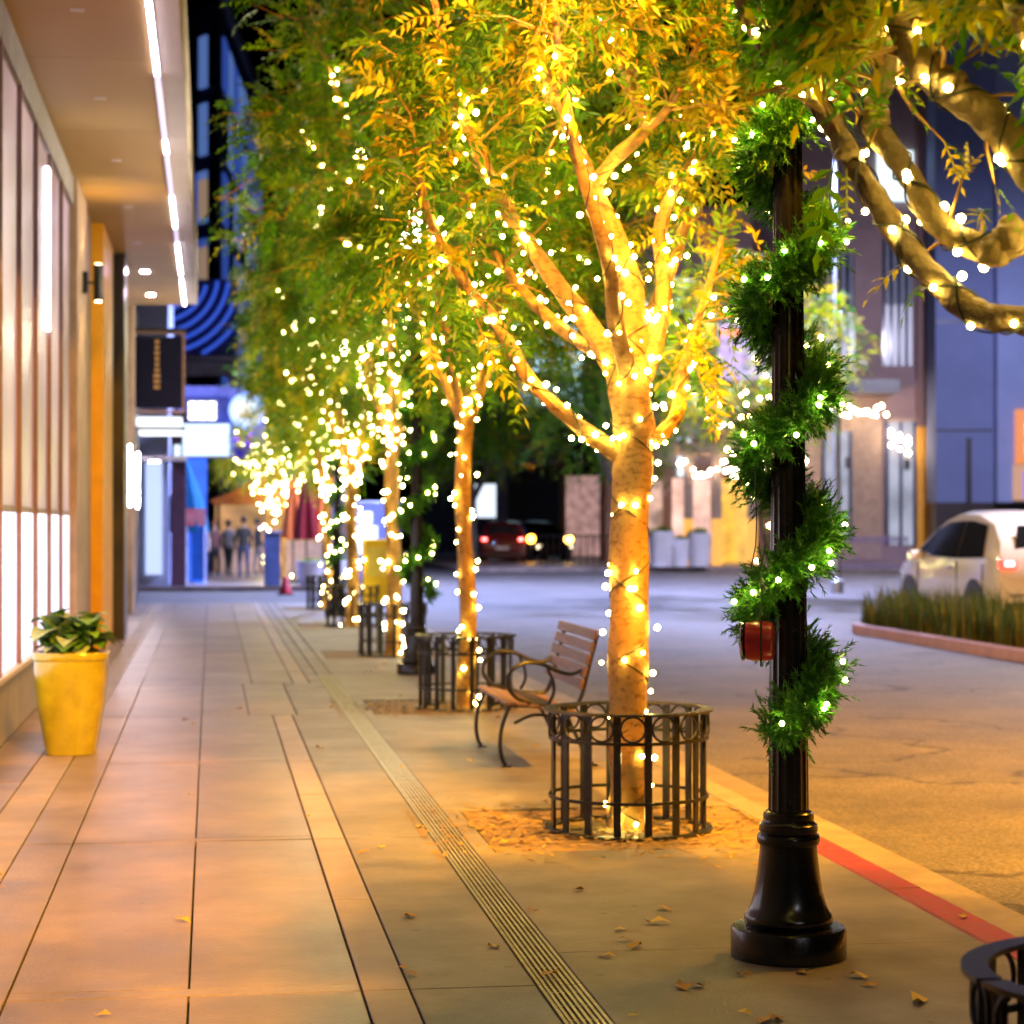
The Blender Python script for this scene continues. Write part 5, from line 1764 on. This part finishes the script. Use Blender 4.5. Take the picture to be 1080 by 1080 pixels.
MB().box(bx_(1073), bx_(1110), -.95, -.91, bz_(526), bz_(498)).build('blue_screen', emat('blue_screen', (.15, .12, .9), 1), bb_)

# ------------------------------------------------------------------ street lights that give the cool and neutral light
def street_light(loc, h, arm, color, power, label, size=125, rz=0.0, tilt=0.0, aim=None, blend=.5):
    root = empty('street_light', loc, rz, label=label, cat='street light', group='tall street lights')
    MB().lathe([(.16, 0), (.16, .3), (.1, .36), (.07, h)], 16).build('pole', mat('galvanised', (.35, .35, .36), .4, metal=.7), root)
    MB().tube([(0, 0, h - .1), (arm * .5, 0, h + .15), (arm, 0, h + .2)], .04, 8).build('arm', mat('galvanised', (.35, .35, .36), .4, metal=.7), root)
    s = 1 if arm > 0 else -1
    MB().box(arm - .35, arm + .35, -.15, .15, h + .14, h + .26, .02).build('head', mat('galvanised', (.35, .35, .36), .4, metal=.7), root)
    MB().box(arm - .28, arm + .28, -.11, .11, h + .12, h + .138).build('lens', emat('lens_%s' % label[:14], color, 20, sample=False), root)
    l = bpy.data.lights.new('lamp', 'SPOT'); l.color = color; l.energy = power; l.spot_size = R(size); l.spot_blend = blend; l.shadow_soft_size = .2
    lo = bpy.data.objects.new('lamp', l); COL.objects.link(lo); lo.parent = root; lo.location = (arm, 0, h + .08); lo.rotation_euler = (tilt, 0, 0)
    if aim: lo.rotation_euler = (Vector(aim) - Vector(loc) - Vector((arm, 0, h + .08))).to_track_quat('-Z', 'Y').to_euler()
    return root


street_light((4.0, -9.0, -.12), 9.0, 2.4, (.90, .88, 1.0), 1300, 'tall street light behind the viewpoint over the road', 150)  # unseen lamp added as neutral fill for the foreground
street_light((2.7, 2.4, 0), 8.8, -.5, SODIUM, 29000, 'tall amber street light beside the viewpoint at the kerb', 86, aim=(4.4, 12.5, 0), blend=1.0)
street_light((9.9, 12.0, -.12), 8.5, -1.6, SODIUM, 13000, 'tall amber street light across the road beyond the right edge', 112, aim=(7.6, 13.5, 0), blend=1.0)
street_light((3.6, 58, 0), 11.0, 2.0, (.42, .50, 1.0), 22000, 'tall cool white street light at the far corner of the crossing', 150)
street_light((15.0, 50, -.12), 11.0, -2.0, (.46, .52, 1.0), 26000, 'tall cool white street light at the near corner of the side road', 150)
street_light((27, 58, -.12), 10, -2.0, (.7, .68, .95), 11000, 'tall cool street light before the blue building', 165, tilt=.5)  # unseen lamp added and tilted to brighten the far facades
street_light((19, 30, -.12), 9, -2.0, (1, .88, .92), 12000, 'tall street light beyond the parked white car', 150)  # unseen lamp added to lift the white car

# ------------------------------------------------------------------ fallen leaves
r = random.Random(99)
def leaf_mesh(i):
    b = MB()
    L = .045 + .008 * i
    vs = [(0, -L / 2, .002), (.014, -.1 * L, .006 + .004 * i), (.008, .3 * L, .004), (0, L / 2, .012), (-.009, .25 * L, .005), (-.015, -.12 * L, .009)]
    b.add(vs, [(0, 1, 5), (1, 2, 4, 5), (2, 3, 4)])
    me = b.mesh('fallen_leaf')
    me.materials.append([mat('dry_leaf_a', (.50, .33, .03), .6), mat('dry_leaf_b', (.40, .20, .03), .6), mat('dry_leaf_c', (.22, .10, .03), .7)][i % 3])
    return me


LM = [leaf_mesh(i) for i in range(4)]
spots = [at_ground(x, y) for x, y in ((720, 1043), (735, 1042), (784, 1070), (820, 1077), (808, 1078), (918, 1041), (968, 1058), (660, 993), (694, 975), (192, 972), (108, 1072), (430, 1030), (432, 968), (425, 1022), (700, 960), (1016, 968), (906, 1032), (785, 1030), (520, 1000), (610, 940), (580, 1030), (640, 1010), (560, 962), (670, 1000), (325, 862), (390, 745))]
spots += [Vector((r.uniform(.7, 2.7), r.uniform(6.5, 24), 0)) for _ in range(34)]
spots += [Vector((r.uniform(-1.2, .6), r.uniform(7, 20), 0)) for _ in range(8)]
for p in spots:
    o = link('fallen_leaf', r.choice(LM), None, None, (p.x, p.y, .003))
    o.rotation_euler = (r.uniform(-.2, .2), r.uniform(-.2, .2), r.uniform(0, 6.28))
    s = r.uniform(.9, 1.75); o.scale = (s * 1.2, s, s)
    tag(o, 'small dry yellow brown leaf lying on the pavement', 'leaf', 'fallen leaves on the pavement')
# litter in the tree pits
for p in PITS[:3]:
    lt = MB()
    for _ in range(1500):
        x, y = min(2.83, max(1.05, r.gauss(2.0, .48))), p + r.gauss(0, .48)
        a = r.uniform(0, 6.28); L = r.uniform(.015, .035)
        d = Vector((math.cos(a), math.sin(a), r.uniform(-.1, .3))) * L; s_ = Vector((-math.sin(a), math.cos(a), r.uniform(-.2, .2))) * L * .4
        c_ = Vector((x, y, r.uniform(-.002, .006) if (x > 1.36 and abs(y - p) < .72) else r.uniform(.003, .007)))
        lt.add([c_ - d, c_ + s_, c_ + d, c_ - s_], [(0, 1, 2, 3)])
    o = lt.build('leaf_litter', mat('litter', (.42, .28, .05), .7, scale=60, col2=(.18, .09, .03)))
    tag(o, {0: 'leaf litter in the tree pit at the lower right corner', 1: 'yellow leaf litter and chips around the bright orange trunk', 2: 'leaf litter in the tree pit behind the bench'}[PITS.index(p)], 'leaf litter', kind='stuff')
